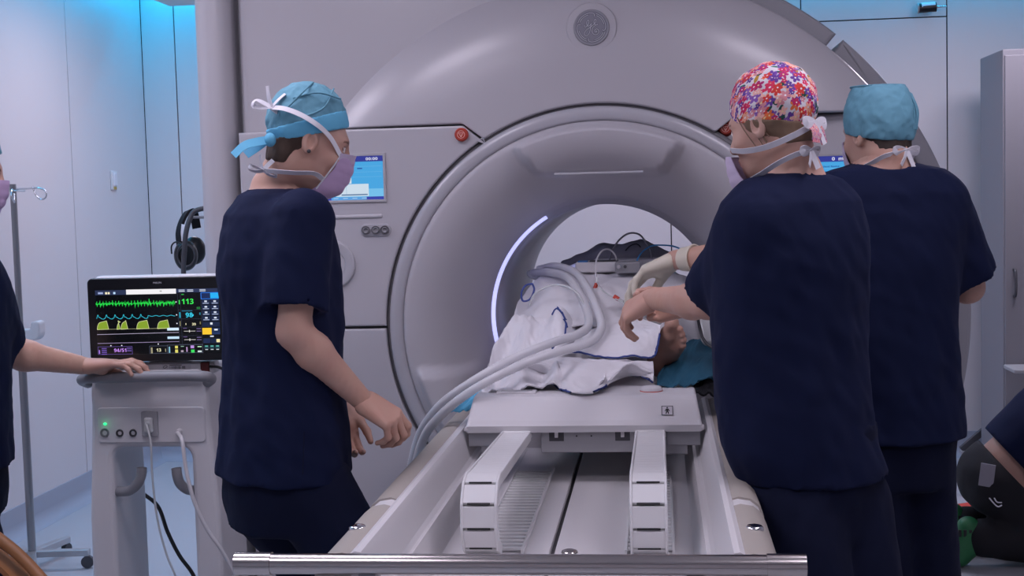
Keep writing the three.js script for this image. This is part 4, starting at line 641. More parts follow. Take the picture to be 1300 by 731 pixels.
{ // person at the left edge with a hand on the monitor cart
  const head = [-1.589, 1.602, 0.720], R = [[-1.544, 1.418, 0.830], [-1.604, 1.126, 0.550], [-1.463, 1.061, 0.360]], L = [[-1.761, 1.439, 0.600], [-1.906, 1.137, 0.500], [-1.921, 0.894, 0.420]];
  const { g, F } = person({ label: 'person cut off by the left edge, resting a bare hand on the monitor cart handle', face: [0.75, -0.66],
    st: [[[-1.674, 1.504, 0.700], 0.062, 0.060], [[-1.675, 1.482, 0.700], 0.13, 0.088], [[-1.674, 1.428, 0.700], 0.178, 0.116], [[-1.665, 1.299, 0.700], 0.190, 0.145], [[-1.665, 1.157, 0.700], 0.185, 0.148], [[-1.669, 1.014, 0.700], 0.185, 0.148], [[-1.678, 0.850, 0.700], 0.190, 0.15]],
    head, headDir: [0.86, -0.2, -0.3], right: R, left: L, k: 0.98, sleeve: 0.9, legs: [[[-1.655, 0.821, 0.760], [-1.56, 0.42, 0.76], [-1.57, 0.08, 0.75]], [[-1.833, 0.792, 0.620], [-1.66, 0.42, 0.62], [-1.68, 0.08, 0.6]]],
    hands: [{ args: [R[2], [0.96, 0.02, -0.25], [0.0, -1, 0.1], 'r', { curl: [[-0.1, 0.45, 0.35], [0.0, 0.5, 0.4], [0.1, 0.5, 0.4], [0.15, 0.55, 0.4]], thumb: [0.5, 0.4], s: 0.98 }], arm: lerp3(R[2], R[1], 0.25) }, { args: [L[2], [0.2, -0.95, -0.1], [1, 0, 0], 'l', { curl: curlSoft }], arm: lerp3(L[2], L[1], 0.25) }],
    hair: { mat: M.hairDark, front: 0.0, low: -0.05, nape: true, top: [0.03, 0.42] } });
  part(g, 'cap', surfaceNet(capField(head, F, { u: 0.046, b: -0.016, r: [0.089, 0.098, 0.110], h: 0.030, slope: 0.42 }), ...bounds([head], 0.18), 0.005), M.capBlue);
  part(g, 'mask', maskGeo(head, F, { drop: 0.118 }), M.maskPink);
}
// ---------------------------------------------------------------- monitor cart
{
  const Z = 0.26, c0 = [-1.317, 0.918, 0.260], cx = c0[0];
  const cart = thing('monitor_cart', 'white wheeled patient monitor cart with a lit waveform screen', 'monitor cart', [cx, 0, 0.1]);
  const Y = (p) => p[1];
  // inverted U front frame
  const yT = Y([-1.312, 1.014, 0.260]), yI = Y([-1.322, 0.808, 0.260]), xi = 0.118, xo = 0.176;
  const s = new THREE.Shape(); s.moveTo(cx - 0.20, 0.10); s.lineTo(cx - 0.196, yI - 0.2); s.quadraticCurveTo(cx - 0.182, yI, cx - xo, yT - 0.08); s.quadraticCurveTo(cx - xo - 0.004, yT, cx - xo + 0.02, yT); s.lineTo(cx + xo - 0.02, yT); s.quadraticCurveTo(cx + xo + 0.004, yT, cx + xo, yT - 0.08); s.quadraticCurveTo(cx + 0.182, yI, cx + 0.196, yI - 0.2); s.lineTo(cx + 0.20, 0.10); s.lineTo(cx + xi, 0.10); s.lineTo(cx + xi, yI - 0.04); s.quadraticCurveTo(cx + xi, yI, cx + xi - 0.035, yI); s.lineTo(cx - xi + 0.035, yI); s.quadraticCurveTo(cx - xi, yI, cx - xi, yI - 0.04); s.lineTo(cx - xi, 0.10); s.closePath();
  part(cart, 'frame', plate(s, Z, 0.24, 0.014, 16), M.whitePlastic);
  part(cart, 'base', merge([box(0.09, 0.06, 0.46, cx - 0.165, 0.10, 0.23, 0.02), box(0.09, 0.06, 0.46, cx + 0.165, 0.10, 0.23, 0.02), box(0.33, 0.05, 0.10, cx, 0.10, 0.08, 0.02)]), M.whitePlastic);
  for (const sx of [-1, 1]) for (const z of [0.04, 0.42]) part(cart, 'wheel', (() => { const g = new THREE.CylinderGeometry(0.036, 0.036, 0.03, 24); g.rotateZ(Math.PI / 2); g.translate(cx + sx * 0.165, 0.037, z); return g; })(), M.darkGrey);
  // raised connector panel
  const a = [-1.475, 0.823, 0.260], b = [-1.152, 0.926, 0.260];
  const pan = part(cart, 'connector_panel', plate(rr(a[0], a[1], b[0], b[1], 0.014), Z + 0.005, 0.012, 0.003, 10), M.whitePlastic);
  const sock = (p, r, m = M.darkGrey) => part(pan, 'socket', latheZ([[0, Z + 0.003], [r * 0.55, Z + 0.003], [r * 0.6, Z + 0.007], [r * 0.78, Z + 0.008], [r * 0.82, Z + 0.004], [r, Z + 0.010], [r * 1.08, Z + 0.004]], p[0], p[1], 24), m);
  sock([-1.452, 0.853, 0.260], 0.0125, M.greyPlastic); sock([-1.407, 0.852, 0.260], 0.0105); sock([-1.367, 0.852, 0.260], 0.0105);
  const ld = [-1.450, 0.879, 0.260]; part(pan, 'indicator_light', ball([ld[0], ld[1], Z + 0.006], 0.0042, 1.2, 0.8, 0.6, 10), new THREE.MeshStandardMaterial({ color: 0x103018, emissive: 0x2dff8a, emissiveIntensity: 1.6 }), 'green indicator light');
  const lpt = new THREE.PointLight(0x2dff8a, 0.0003); lpt.position.set(ld[0], ld[1], Z + 0.014); lpt.castShadow = true; scene.add(lpt);
  const ad = [-1.314, 0.879, 0.260];
  const adp = part(pan, 'water_trap', plate(rr(ad[0] - 0.024, ad[1] - 0.037, ad[0] + 0.024, ad[1] + 0.037, 0.006), Z + 0.014, 0.012, 0.002, 6), M.midGrey, 'clear plastic water trap');
  part(adp, 'trap_cup', box(0.026, 0.044, 0.014, ad[0], ad[1] - 0.002, Z + 0.019, 0.006), M.clearTube); part(adp, 'trap_nozzle', rod([ad[0], ad[1] + 0.004, Z + 0.02], [ad[0], ad[1] + 0.004, Z + 0.036], 0.007, 0.005), M.clearTube);
  const wp = [-1.228, 0.856, 0.260]; sock(wp, 0.009, M.whitePlastic);
  // grey hooks inside the frame
  part(cart, 'hook', tube([[-1.471, 0.670, 0.220], [-1.427, 0.675, 0.240], [-1.385, 0.684, 0.260], [-1.356, 0.709, 0.270], [-1.345, 0.737, 0.270], [-1.344, 0.751, 0.270]], 0.0145, 30, 12), M.greyPlastic);
  part(cart, 'hook', tube([[-1.206, 0.674, 0.220], [-1.222, 0.681, 0.240], [-1.235, 0.702, 0.260], [-1.239, 0.727, 0.270], [-1.241, 0.750, 0.270]], 0.0145, 30, 12), M.greyPlastic);
  // grey handle bar
  part(cart, 'handle', tube([[-1.506, 0.995, 0.240], [-1.502, 1.011, 0.290], [-1.467, 1.021, 0.325], [-1.376, 1.022, 0.330], [-1.284, 1.024, 0.330], [-1.169, 1.024, 0.330], [-1.121, 1.021, 0.325], [-1.123, 1.008, 0.280], [-1.152, 0.991, 0.240]], 0.0155, 60, 12), M.greyPlastic);
  part(cart, 'top_shelf', box(0.33, 0.03, 0.26, cx, yT + 0.006, 0.15, 0.012), M.whitePlastic);
  // monitor
  const m0 = [-1.476, 1.062, 0.280], m1 = [-1.062, 1.301, 0.280], mw = m1[0] - m0[0], mh = m1[1] - m0[1], mx = (m0[0] + m1[0]) / 2, my = (m0[1] + m1[1]) / 2;
  part(cart, 'neck', merge([box(0.12, 0.05, 0.07, mx, m0[1] - 0.010, 0.19, 0.015), box(0.30, 0.034, 0.05, mx, m0[1] - 0.024, 0.235, 0.008)]), M.whitePlastic);
  const lab = canvasTex(256, 48, (c) => { c.fillStyle = '#c9c7cc'; c.fillRect(0, 0, 256, 48); c.fillStyle = '#222'; c.beginPath(); c.ellipse(26, 24, 18, 10, -0.4, 0, 7); c.lineWidth = 4; c.strokeStyle = '#222'; c.stroke(); for (let i = 0; i < 44; i++) if (rnd() > 0.35) c.fillRect(64 + i * 3.2, 18, 2.2, 24); c.fillRect(64, 6, 110, 7); });
  part(cart, 'device_label', panelPlane(0.085, 0.016, [[-1.230, 1.043, 0.262][0], m0[1] - 0.020, 0.2612]), std(0xffffff, 0.5, { map: lab }));
  const tg = [-1.341, 1.045, 0.300]; part(cart, 'yellow_button', latheY([[0, 0.008], [0.010, 0.006], [0.013, 0]], tg[0] + 0.004, yT + 0.020, 0.25), std(lin(0.55, 0.6, 0.08), 0.5));
  const mon = part(cart, 'monitor_back', plate(rr(m0[0] + 0.006, m0[1] + 0.003, m1[0] - 0.006, m1[1] + 0.005, 0.02), 0.262, 0.05, 0.012, 8), M.whitePlastic);
  part(mon, 'bezel', plate(rr(m0[0], m0[1], m1[0], m1[1], 0.016), 0.285, 0.028, 0.004, 8), M.black);
  const brand = canvasTex(256, 48, (c) => { c.fillStyle = '#060607'; c.fillRect(0, 0, 256, 48); c.fillStyle = '#c0c0c4'; c.font = 'bold 38px sans-serif'; c.textAlign = 'center'; c.fillText('PHILIPS', 128, 38); });
  part(mon, 'maker_name', panelPlane(0.046, 0.0086, [mx + 0.002, m1[1] - 0.0155, 0.2853]), std(0xffffff, 0.4, { map: brand }));
  const sw = mw * 0.878, sh = mh * 0.775;
  const scr = canvasTex(1024, 560, (c, w, h) => {
    const X = (v) => (v - 95) / 855 * w, Yp = (v) => (v - 120) / 485 * h, R = (x0, y0, x1, y1, col) => { c.fillStyle = col; c.fillRect(X(x0), Yp(y0), X(x1) - X(x0), Yp(y1) - Yp(y0)); }, T = (t, x, y, px, col, bold = 'bold ') => { c.fillStyle = col; c.font = bold + px + 'px sans-serif'; c.fillText(t, X(x), Yp(y)); };
    R(95, 120, 950, 605, '#07080b'); R(95, 122, 312, 158, '#2b3350'); R(312, 120, 658, 157, '#e9e6ea'); R(660, 122, 950, 150, '#2a3352'); R(115, 136, 150, 150, '#9aa6d0'); R(165, 136, 180, 152, '#f0e3c0'); R(184, 136, 197, 152, '#f0e3c0'); R(222, 136, 237, 152, '#b8d4f4');
    R(545, 132, 560, 140, '#999'); for (const x of [676, 735, 820]) { R(x, 128, x + 42, 133, '#c4c9dc'); R(x, 138, x + 42, 143, '#dfe3f0'); }
    c.strokeStyle = '#3d4358'; c.lineWidth = 2; for (const x of [667, 686, 826]) { c.beginPath(); c.moveTo(X(x), Yp(155)); c.lineTo(X(x), Yp(535)); c.stroke(); } for (const y of [278, 346, 408, 472, 535]) { c.beginPath(); c.moveTo(X(667), Yp(y)); c.lineTo(X(826), Yp(y)); c.stroke(); }
    const wave = (col, lw, fn, x0, x1, st = 2) => { c.strokeStyle = col; c.lineWidth = lw; c.beginPath(); for (let x = x0; x <= x1; x += st) c.lineTo(X(x), Yp(fn(x))); c.stroke(); };
    const ecg = (x) => { const t = ((x - 95) % 22) / 22; let y = 226 + 5 * Math.sin(x * 0.9) + 6 * nz(x * 0.2, 0, 0) * 2; if (t > 0.35 && t < 0.45) y -= 18; if (t >= 0.45 && t < 0.55) y += 16; if (t > 0.8) y -= 5; if (Math.abs(x - 469) < 2) y = 190; return y; };
    wave('#27e04c', 4, ecg, 95, 648, 2.2);
    wave('#38c6dd', 4, (x) => { const t = ((x - 90) % 60) / 60; return x > 455 ? 320 + 3 * Math.sin(x * 0.12) : 338 - 27 * Math.exp(-((t - 0.28) ** 2) / 0.008) - 10 * Math.exp(-((t - 0.5) ** 2) / 0.02) - 6 * (1 - t); }, 95, 645);
    const co2 = [[98, 178], [236, 258], [264, 312], [374, 460], [518, 602]];
    for (const [a0, b0] of co2) { c.fillStyle = '#7f9a2c'; c.beginPath(); c.moveTo(X(a0), Yp(416)); c.quadraticCurveTo(X(a0 + 4), Yp(366), X(a0 + 26), Yp(361)); c.lineTo(X(b0 - 12), Yp(351)); c.lineTo(X(b0 - 6), Yp(380)); c.lineTo(X(b0), Yp(414)); c.closePath(); c.fill(); c.strokeStyle = '#e6e6b0'; c.lineWidth = 3; c.stroke(); }
    wave('#e6e6b0', 2, () => 414, 178, 665); wave('#b9aecb', 4, (x) => 453 - (x - 95) * 0.012, 95, 665); wave('#a493bb', 4, (x) => 520 - (x - 95) * 0.010, 95, 665); R(585, 411, 666, 431, '#cfe3f5'); R(585, 476, 666, 494, '#bcd8f0');
    for (const [x, y] of [[188, 538], [264, 538], [519, 531], [655, 219], [655, 315], [655, 379]]) { T('✦', x - 8, y + 8, 22, '#e8e8f4'); R(x - 4, y - 4, x + 4, y + 4, '#e8e8f4'); }
    T('113', 692, 236, 62, '#3dea58'); R(674, 205, 681, 236, '#3dea58'); R(693, 160, 712, 168, '#2a9a40'); R(795, 258, 820, 276, '#1d6b30'); T('98', 716, 335, 56, '#37cbe8'); R(674, 296, 682, 338, '#2aa7c4'); R(692, 284, 765, 290, '#24708a'); R(764, 312, 772, 326, '#37cbe8'); T('39', 758, 396, 30, '#e9e2b8'); R(714, 378, 719, 392, '#e9e2b8'); R(674, 362, 680, 400, '#8d8868'); R(812, 300, 820, 318, '#2a7f98'); R(812, 368, 820, 388, '#77714f');
    for (const y of [438, 502]) { wave('#d8d4d0', 4, () => y, 700, 780); R(736, y - 9, 742, y + 9, '#d8d4d0'); R(788, y - 20, 820, y - 14, '#6d5c8c'); R(788, y - 2, 820, y + 4, '#6d5c8c'); R(695, y - 25, 722, y - 19, '#5b4b7a'); }
    c.strokeStyle = '#6d56a8'; c.lineWidth = 3; c.strokeRect(X(97), Yp(546), X(336) - X(97), Yp(606) - Yp(546) - 4); c.strokeStyle = '#555a70'; c.strokeRect(X(458), Yp(545), X(582) - X(458), Yp(600) - Yp(545)); c.strokeRect(X(582), Yp(540), X(826) - X(582), Yp(600) - Yp(540));
    T('94/51', 208, 587, 42, '#c58cf0'); for (let i = 0; i < 4; i++) R(122, 556 + i * 14, 158, 563 + i * 14, '#6a4fa8'); R(102, 570, 110, 598, '#a77be0'); R(298, 552, 330, 566, '#4e3f78'); R(298, 570, 330, 584, '#4e3f78'); T('13', 503, 588, 38, '#e9e2b8'); R(466, 556, 478, 600, '#9a9478'); R(565, 566, 571, 590, '#9a9478');
    R(590, 552, 600, 598, '#7fb3c8'); R(634, 546, 654, 566, '#d8d068'); R(634, 574, 654, 598, '#d8d068'); R(674, 548, 696, 554, '#8a9'); R(674, 580, 692, 594, '#a9a'); R(712, 556, 720, 592, '#b9c'); R(742, 545, 766, 566, '#b58cd8'); R(744, 576, 768, 598, '#39d35c'); R(790, 552, 818, 558, '#cfc'); R(790, 584, 818, 596, '#cdd');
    c.strokeStyle = '#2f7df0'; c.lineWidth = 5; c.strokeRect(X(829), Yp(154), X(950) - X(829) - 4, Yp(200) - Yp(154)); R(832, 156, 892, 196, '#1b2a55'); R(892, 156, 950, 196, '#26a9ea'); for (let i = 0; i < 4; i++) for (let j = 0; j < 2; j++) { R(830 + j * 62, 206 + i * 41, 888 + j * 62, 242 + i * 41, '#1c2744'); R(850 + j * 62, 212 + i * 41, 868 + j * 62, 224 + i * 41, '#cfd6e8'); R(838 + j * 62, 230 + i * 41, 880 + j * 62, 235 + i * 41, '#aab4d0'); } R(830, 372, 950, 408, '#1a2440'); R(884, 376, 900, 392, '#dfe4f0'); R(828, 416, 892, 465, '#f0c030'); R(893, 416, 950, 465, '#20335c'); R(896, 420, 946, 450, '#1a2a4c'); R(910, 424, 934, 436, '#dfe4f0'); R(880, 474, 905, 484, '#cfd6e8'); R(832, 494, 880, 530, '#1e2a4c'); R(884, 494, 950, 530, '#14213c'); T('●', 888, 522, 22, '#e0405a'); R(922, 500, 946, 524, '#e8dca0'); for (let i = 0; i < 3; i++) { R(836 + i * 38, 544, 868 + i * 38, 572, '#1d3a44'); R(842 + i * 38, 548, 862 + i * 38, 556, '#5fb8a8'); R(842 + i * 38, 574, 862 + i * 38, 580, '#c8d0d8'); }
  });
  const sg = part(mon, 'screen', panelPlane(sw, sh, [mx - 0.0015, my - 0.0065, 0.2854]), new THREE.MeshStandardMaterial({ color: 0x020203, roughness: 0.25, emissive: 0xffffff, emissiveMap: scr, emissiveIntensity: 0.85 }), 'lit screen with vital sign waveforms');
  const ml = new THREE.RectAreaLight(0x9fd0e0, 0.25, sw, sh); ml.position.set(mx, my, 0.292); ml.rotation.y = Math.PI; ml.castShadow = true; scene.add(ml);
  part(cart, 'red_connector', box(0.026, 0.034, 0.03, [-1.146, 1.038, 0.250][0], [-1.146, 1.038, 0.250][1], 0.25, 0.003), std(lin(0.10, 0.012, 0.012), 0.5));
  // leads hanging from the cart
  single('sampling_tube', 'thin clear sampling tube hanging from the cart water trap', 'tube', tube([[ad[0], ad[1] + 0.002, Z + 0.036], [-1.298, 0.836, 0.310], [-1.302, 0.743, 0.300], [-1.300, 0.601, 0.280], [-1.285, 0.492, 0.260], [-1.267, 0.416, 0.240], [-1.260, 0.274, 0.200], [-1.204, 0.132, 0.200]], 0.0032, 90, 7), M.clearTube);
  single('sensor_cable', 'thick white sensor cable plugged into the right of the cart panel', 'cable', merge([tube([[wp[0], wp[1], Z + 0.024], [-1.202, 0.842, 0.320], [-1.190, 0.760, 0.330], [-1.171, 0.670, 0.330], [-1.141, 0.588, 0.320], [-1.101, 0.510, 0.300], [-1.074, 0.429, 0.280], [-1.063, 0.272, 0.260]], 0.0058, 90, 8), rod([wp[0], wp[1], Z + 0.006], [wp[0], wp[1], Z + 0.028], 0.0085, 0.0075)]), M.whitePlastic);
  single('power_cable', 'black cable hanging behind the cart between its legs', 'cable', tube([[-1.557, 0.770, -0.050], [-1.555, 0.707, -0.050], [-1.533, 0.647, -0.060], [-1.492, 0.600, -0.080], [-1.442, 0.557, -0.080], [-1.413, 0.473, -0.080], [-1.370, 0.403, -0.060], [-1.319, 0.343, -0.040], [-1.277, 0.202, -0.020], [-1.192, -0.049, -0.020]], 0.0062, 90, 8), M.blackRubber);
  single('monitor_cable', 'black cable leaving the right side of the monitor', 'cable', tube([[-1.132, 1.042, 0.262], [-1.097, 1.038, 0.270], [-1.077, 1.010, 0.250], [-1.078, 0.952, 0.200]], 0.004, 30, 7), M.blackRubber);
}
// ---------------------------------------------------------------- drip stand and things at the left
{
  const b = [-2.480, 0.070, -1.291], x = b[0], z = b[2], top = [-2.663, 1.609, -1.620][1];
  const t = thing('iv_pole', 'steel drip stand with looped hooks behind the left person', 'drip stand', [x, 0, z]);
  part(t, 'pole', rod([x, 0.07, z], [x, 0.9, z], 0.0165, 0.0165, 18), M.poleSteel); part(t, 'upper_pole', rod([x, 0.9, z], [x, top, z], 0.0130, 0.0130, 18), M.poleSteel); part(t, 'collar', rod([x, 0.88, z], [x, 0.96, z], 0.022, 0.022, 18), M.greyPlastic);
  for (const a of [0.12, 1.38, 2.64, 3.9, 5.15]) { const e = [x + 0.23 * Math.cos(a), 0.062, z - 0.23 * Math.sin(a)]; const l = part(t, 'leg', (() => { const g = box(0.25, 0.028, 0.036, 0, 0, 0, 0.004); g.rotateY(a); g.translate((x + e[0]) / 2, 0.068, (z + e[2]) / 2); return g; })(), M.alu); part(l, 'castor', (() => { const g = new THREE.CylinderGeometry(0.026, 0.026, 0.02, 18); g.rotateX(Math.PI / 2); g.rotateY(a); g.translate(e[0], 0.027, e[2]); return g; })(), M.darkGrey); }
  const H = top - 0.02;
  part(t, 'hook', tube([[x - 0.02, H, z], [x + 0.06, H, z], [x + 0.115, H, z], [x + 0.140, H - 0.015, z], [x + 0.138, H - 0.038, z], [x + 0.118, H - 0.045, z], [x + 0.098, H - 0.03, z], [x + 0.085, H + 0.008, z]], 0.0035, 60, 8), M.chrome);
  part(t, 'hook', tube([[x + 0.02, H - 0.008, z], [x - 0.08, H - 0.009, z], [x - 0.12, H - 0.009, z], [x - 0.14, H - 0.03, z], [x - 0.12, H - 0.05, z], [x - 0.10, H - 0.02, z]], 0.0035, 50, 8), M.chrome);
  part(t, 'hook', tube([[x, H - 0.008, z - 0.1], [x + 0.03, H - 0.008, z + 0.05], [x + 0.055, H - 0.006, z + 0.12], [x + 0.062, H - 0.03, z + 0.14], [x + 0.064, H - 0.05, z + 0.125], [x + 0.058, H - 0.055, z + 0.11], [x + 0.055, H - 0.02, z + 0.10]], 0.0035, 60, 8), M.chrome);
  // white pump bracket clamped to the pole
  const q = [-2.619, 1.006, -1.700];
  const sh = new THREE.Shape(); const px = (u, v) => [x + u, q[1] + v];
  sh.moveTo(...px(-0.05, -0.035)); sh.lineTo(...px(0.085, -0.035)); sh.quadraticCurveTo(...px(0.125, -0.035), ...px(0.125, 0.005)); sh.lineTo(...px(0.125, 0.028)); sh.quadraticCurveTo(...px(0.125, 0.045), ...px(0.108, 0.045)); sh.quadraticCurveTo(...px(0.088, 0.045), ...px(0.088, 0.025)); sh.quadraticCurveTo(...px(0.085, 0.012), ...px(0.07, 0.012)); sh.lineTo(...px(-0.05, 0.012)); sh.closePath();
  const br = part(t, 'bracket', plate(sh, z + 0.09, 0.06, 0.008, 10), M.whitePlastic, 'white hooked bracket');
  part(br, 'bracket_hook', plate((() => { const w = new THREE.Shape(); w.moveTo(...px(-0.12, 0.07)); w.lineTo(...px(-0.03, 0.02)); w.quadraticCurveTo(...px(0.015, 0.01), ...px(0.012, -0.03)); w.quadraticCurveTo(...px(-0.005, -0.075), ...px(-0.03, -0.06)); w.lineTo(...px(-0.14, -0.02)); w.closePath(); return w; })(), z + 0.15, 0.05, 0.008, 10), M.whitePlastic);
  part(t, 'clamp_knob', rod([x - 0.04, q[1] + 0.06, z + 0.03], [x - 0.01, q[1] + 0.06, z + 0.01], 0.014), M.black);
  const bg = [-2.702, 0.757, -1.720]; single('blue_pouch', 'small blue pouch hanging on the drip stand below the bracket', 'pouch', (() => { const g = box(0.10, 0.13, 0.035, bg[0] - 0.01, bg[1] + 0.01, z + 0.055, 0.017); return g; })(), std(lin(0.06, 0.20, 0.30), 0.6));
  const wc = [-2.855, 0.000, -1.898];
  const col = thing('equipment_cabinet', 'narrow white equipment cabinet behind the left person', 'cabinet', [wc[0] - 0.04, 0, wc[2]]);
  part(col, 'body', box(0.14, 1.06, 0.30, wc[0] - 0.055, 0.57, wc[2] - 0.15, 0.012), M.whitePlastic); part(col, 'plinth', box(0.12, 0.04, 0.27, wc[0] - 0.055, 0.02, wc[2] - 0.15, 0.004), M.greyPlastic);
  // wooden chair, only its back corner in view
  const k = [-1.341, 0.682, 1.000], wch = thing('wooden_chair', 'brown wooden chair at the lower left corner', 'chair', [k[0] - 0.22, 0, 1.22]);
  const rail = part(wch, 'back_rail', tube([[-1.511, 0.780, 1.000], [-1.429, 0.760, 1.010], [-1.368, 0.725, 1.020], [-1.322, 0.691, 1.030], [-1.269, 0.649, 1.050]], 0.014, 40, 10), M.wood);
  part(rail, 'rail_board', (() => { const s2 = ribbon([[-1.514, 0.734, 1.000], [-1.431, 0.719, 1.010], [-1.377, 0.688, 1.020], [-1.332, 0.654, 1.030], [-1.293, 0.623, 1.050]], 0.06, [k[0], 4, 0.85], 30, 0.012); return s2; })(), M.wood);
  const sx0 = k[0] - 0.25, sz0 = 1.26; part(wch, 'seat', box(0.42, 0.035, 0.42, sx0, 0.45, sz0, 0.012), M.wood);
  for (const [lx, lz] of [[-0.18, -0.18], [0.18, -0.18], [-0.18, 0.18], [0.18, 0.18]]) part(wch, 'leg', rod([sx0 + lx, 0.0, sz0 + lz], [sx0 + lx, 0.44, sz0 + lz], 0.014, 0.018), M.wood);
  part(wch, 'back_post', rod([sx0 + 0.18, 0.44, sz0 - 0.18], [-1.269, 0.649, 1.050], 0.016, 0.013), M.wood); part(wch, 'back_post', rod([sx0 - 0.18, 0.44, sz0 - 0.18], [-1.511, 0.776, 1.000], 0.016, 0.013), M.wood);
}
{ // light switch on the left wall
  const p = [-2.820, 1.651, -3.103], t = thing('light_switch', 'small white rocker switch on the left wall', 'switch', [XL, p[1] - 0.05, p[2]]);
  part(t, 'plate', box(0.012, 0.105, 0.075, XL + 0.006, p[1], p[2], 0.004), M.whitePlastic); part(t, 'rocker', box(0.012, 0.07, 0.035, XL + 0.014, p[1] + 0.006, p[2] + 0.004, 0.003), M.ribbonWhite); part(t, 'label', box(0.002, 0.016, 0.04, XL + 0.0125, p[1] - 0.042, p[2] + 0.005, 0), std(lin(0.5, 0.36, 0.1), 0.6));
}
{ // ear defenders hung on the side of the scanner column
  const Z = -0.52, P0 = [-1.472, 1.341, -0.520], t = thing('ear_defenders', 'black ear defenders hanging on the scanner column', 'ear defenders', [P0[0], P0[1] - 0.05, Z]);
  const cup = part(t, 'ear_cup', (() => { const g = ball([0, 0, 0], 0.052, 0.78, 1.02, 0.8, 24); g.translate(...[-1.468, 1.331, -0.500]); return g; })(), M.black); part(cup, 'cup_ridge', (() => { const g = new THREE.TorusGeometry(0.038, 0.004, 8, 28); g.scale(0.8, 1, 1); g.translate(...[-1.451, 1.333, -0.455]); return g; })(), M.darkGrey);
  part(t, 'ear_cup', (() => { const g = ball([0, 0, 0], 0.05, 0.8, 1, 0.7, 24); g.translate(...[-1.473, 1.344, -0.600]); return g; })(), M.black);
  part(t, 'hanger', rod([-1.469, 1.461, -0.550], [CX - 1.18, [-1.469, 1.461, -0.550][1] - 0.004, -0.55], 0.005), M.greyPlastic);
  part(t, 'headband', ribbon([[-1.483, 1.364, -0.500], [-1.484, 1.410, -0.500], [-1.478, 1.450, -0.520], [-1.468, 1.477, -0.550], [-1.463, 1.471, -0.580], [-1.461, 1.421, -0.600]], 0.03, [P0[0] + 0.03, P0[1] + 0.06, -0.55], 30, 0.010), M.blackCloth);
  part(t, 'band_label', ribbon([[-1.473, 1.381, -0.485], [-1.472, 1.411, -0.485], [-1.465, 1.437, -0.490]], 0.024, [P0[0] + 0.05, P0[1] + 0.06, -0.6], 12, 0.002), M.ribbonWhite); part(t, 'wire_yoke', tube([[-1.511, 1.339, -0.480], [-1.506, 1.366, -0.470], [-1.487, 1.379, -0.460], [-1.461, 1.371, -0.455]], 0.0028, 20, 6), M.black);
  single('hose_loop', 'grey ribbed hose looping in front of the ear defenders', 'hose', tube([[CX - 1.18, [-1.401, 1.498, -0.420][1], -0.44], [-1.402, 1.482, -0.420], [-1.416, 1.456, -0.410], [-1.428, 1.409, -0.400], [-1.436, 1.346, -0.400], [-1.442, 1.280, -0.400], [-1.439, 1.160, -0.400], [-1.428, 1.053, -0.400]], 0.0085, 60, 10), M.darkGrey);
}
// ---------------------------------------------------------------- right background
{
  const p = [1.631, 2.458, -3.500], t = thing('door_sensor', 'black cylindrical sensor above the back wall door', 'sensor', [p[0], p[1] - 0.03, -3.55]);
  part(t, 'body', rod([p[0] - 0.065, p[1], -3.53], [p[0] + 0.028, p[1] + 0.004, -3.53], 0.026, 0.026, 24), M.black); part(t, 'end_cap', rod([p[0] - 0.072, p[1], -3.53], [p[0] - 0.064, p[1], -3.53], 0.028, 0.028, 24), M.midGrey); part(t, 'label', rod([p[0] - 0.05, p[1] + 0.0022, -3.5305], [p[0] + 0.022, p[1] + 0.0042, -3.5305], 0.0262, 0.0262, 24).scale(1, 1, 1).translate(0, 0.0008, 0.0), M.ribbonWhite); part(t, 'arm', rod([p[0] + 0.03, p[1] + 0.004, -3.53], [p[0] + 0.085, p[1] + 0.004, -3.535], 0.006, 0.004), M.chrome); part(t, 'wall_bracket', box(0.02, 0.03, 0.07, p[0] - 0.02, p[1], -3.565, 0.003), M.black);
}
{
  const Z = -2.75, l = [1.813, 2.148, -2.750], top = l[1], x0 = l[0], W = 0.6, t = thing('metal_cabinet', 'tall grey metal cabinet at the right edge', 'cabinet', [x0 + W / 2, 0, Z - 0.25]);
  const gm = std(lin(0.22, 0.215, 0.24), 0.5); part(t, 'body', box(W, top, 0.45, x0 + W / 2, top / 2, Z - 0.235, 0.006), gm); part(t, 'door', box(W * 0.5 - 0.012, top - 0.06, 0.016, x0 + W * 0.25 + 0.002, top / 2, Z - 0.006, 0.004), gm); const d2 = part(t, 'door', box(W * 0.5 - 0.012, top - 0.06, 0.016, x0 + W * 0.75 - 0.002, top / 2, Z - 0.006, 0.004), gm);
  const h = [1.862, 1.020, -2.740]; part(t, 'handle', tube([[h[0], h[1] + 0.065, Z], [h[0], h[1] + 0.062, Z + 0.025], [h[0], h[1] + 0.045, Z + 0.034], [h[0], h[1] - 0.045, Z + 0.034], [h[0], h[1] - 0.062, Z + 0.025], [h[0], h[1] - 0.065, Z]], 0.007, 40, 10), M.darkGrey); d2.userData = {};
}
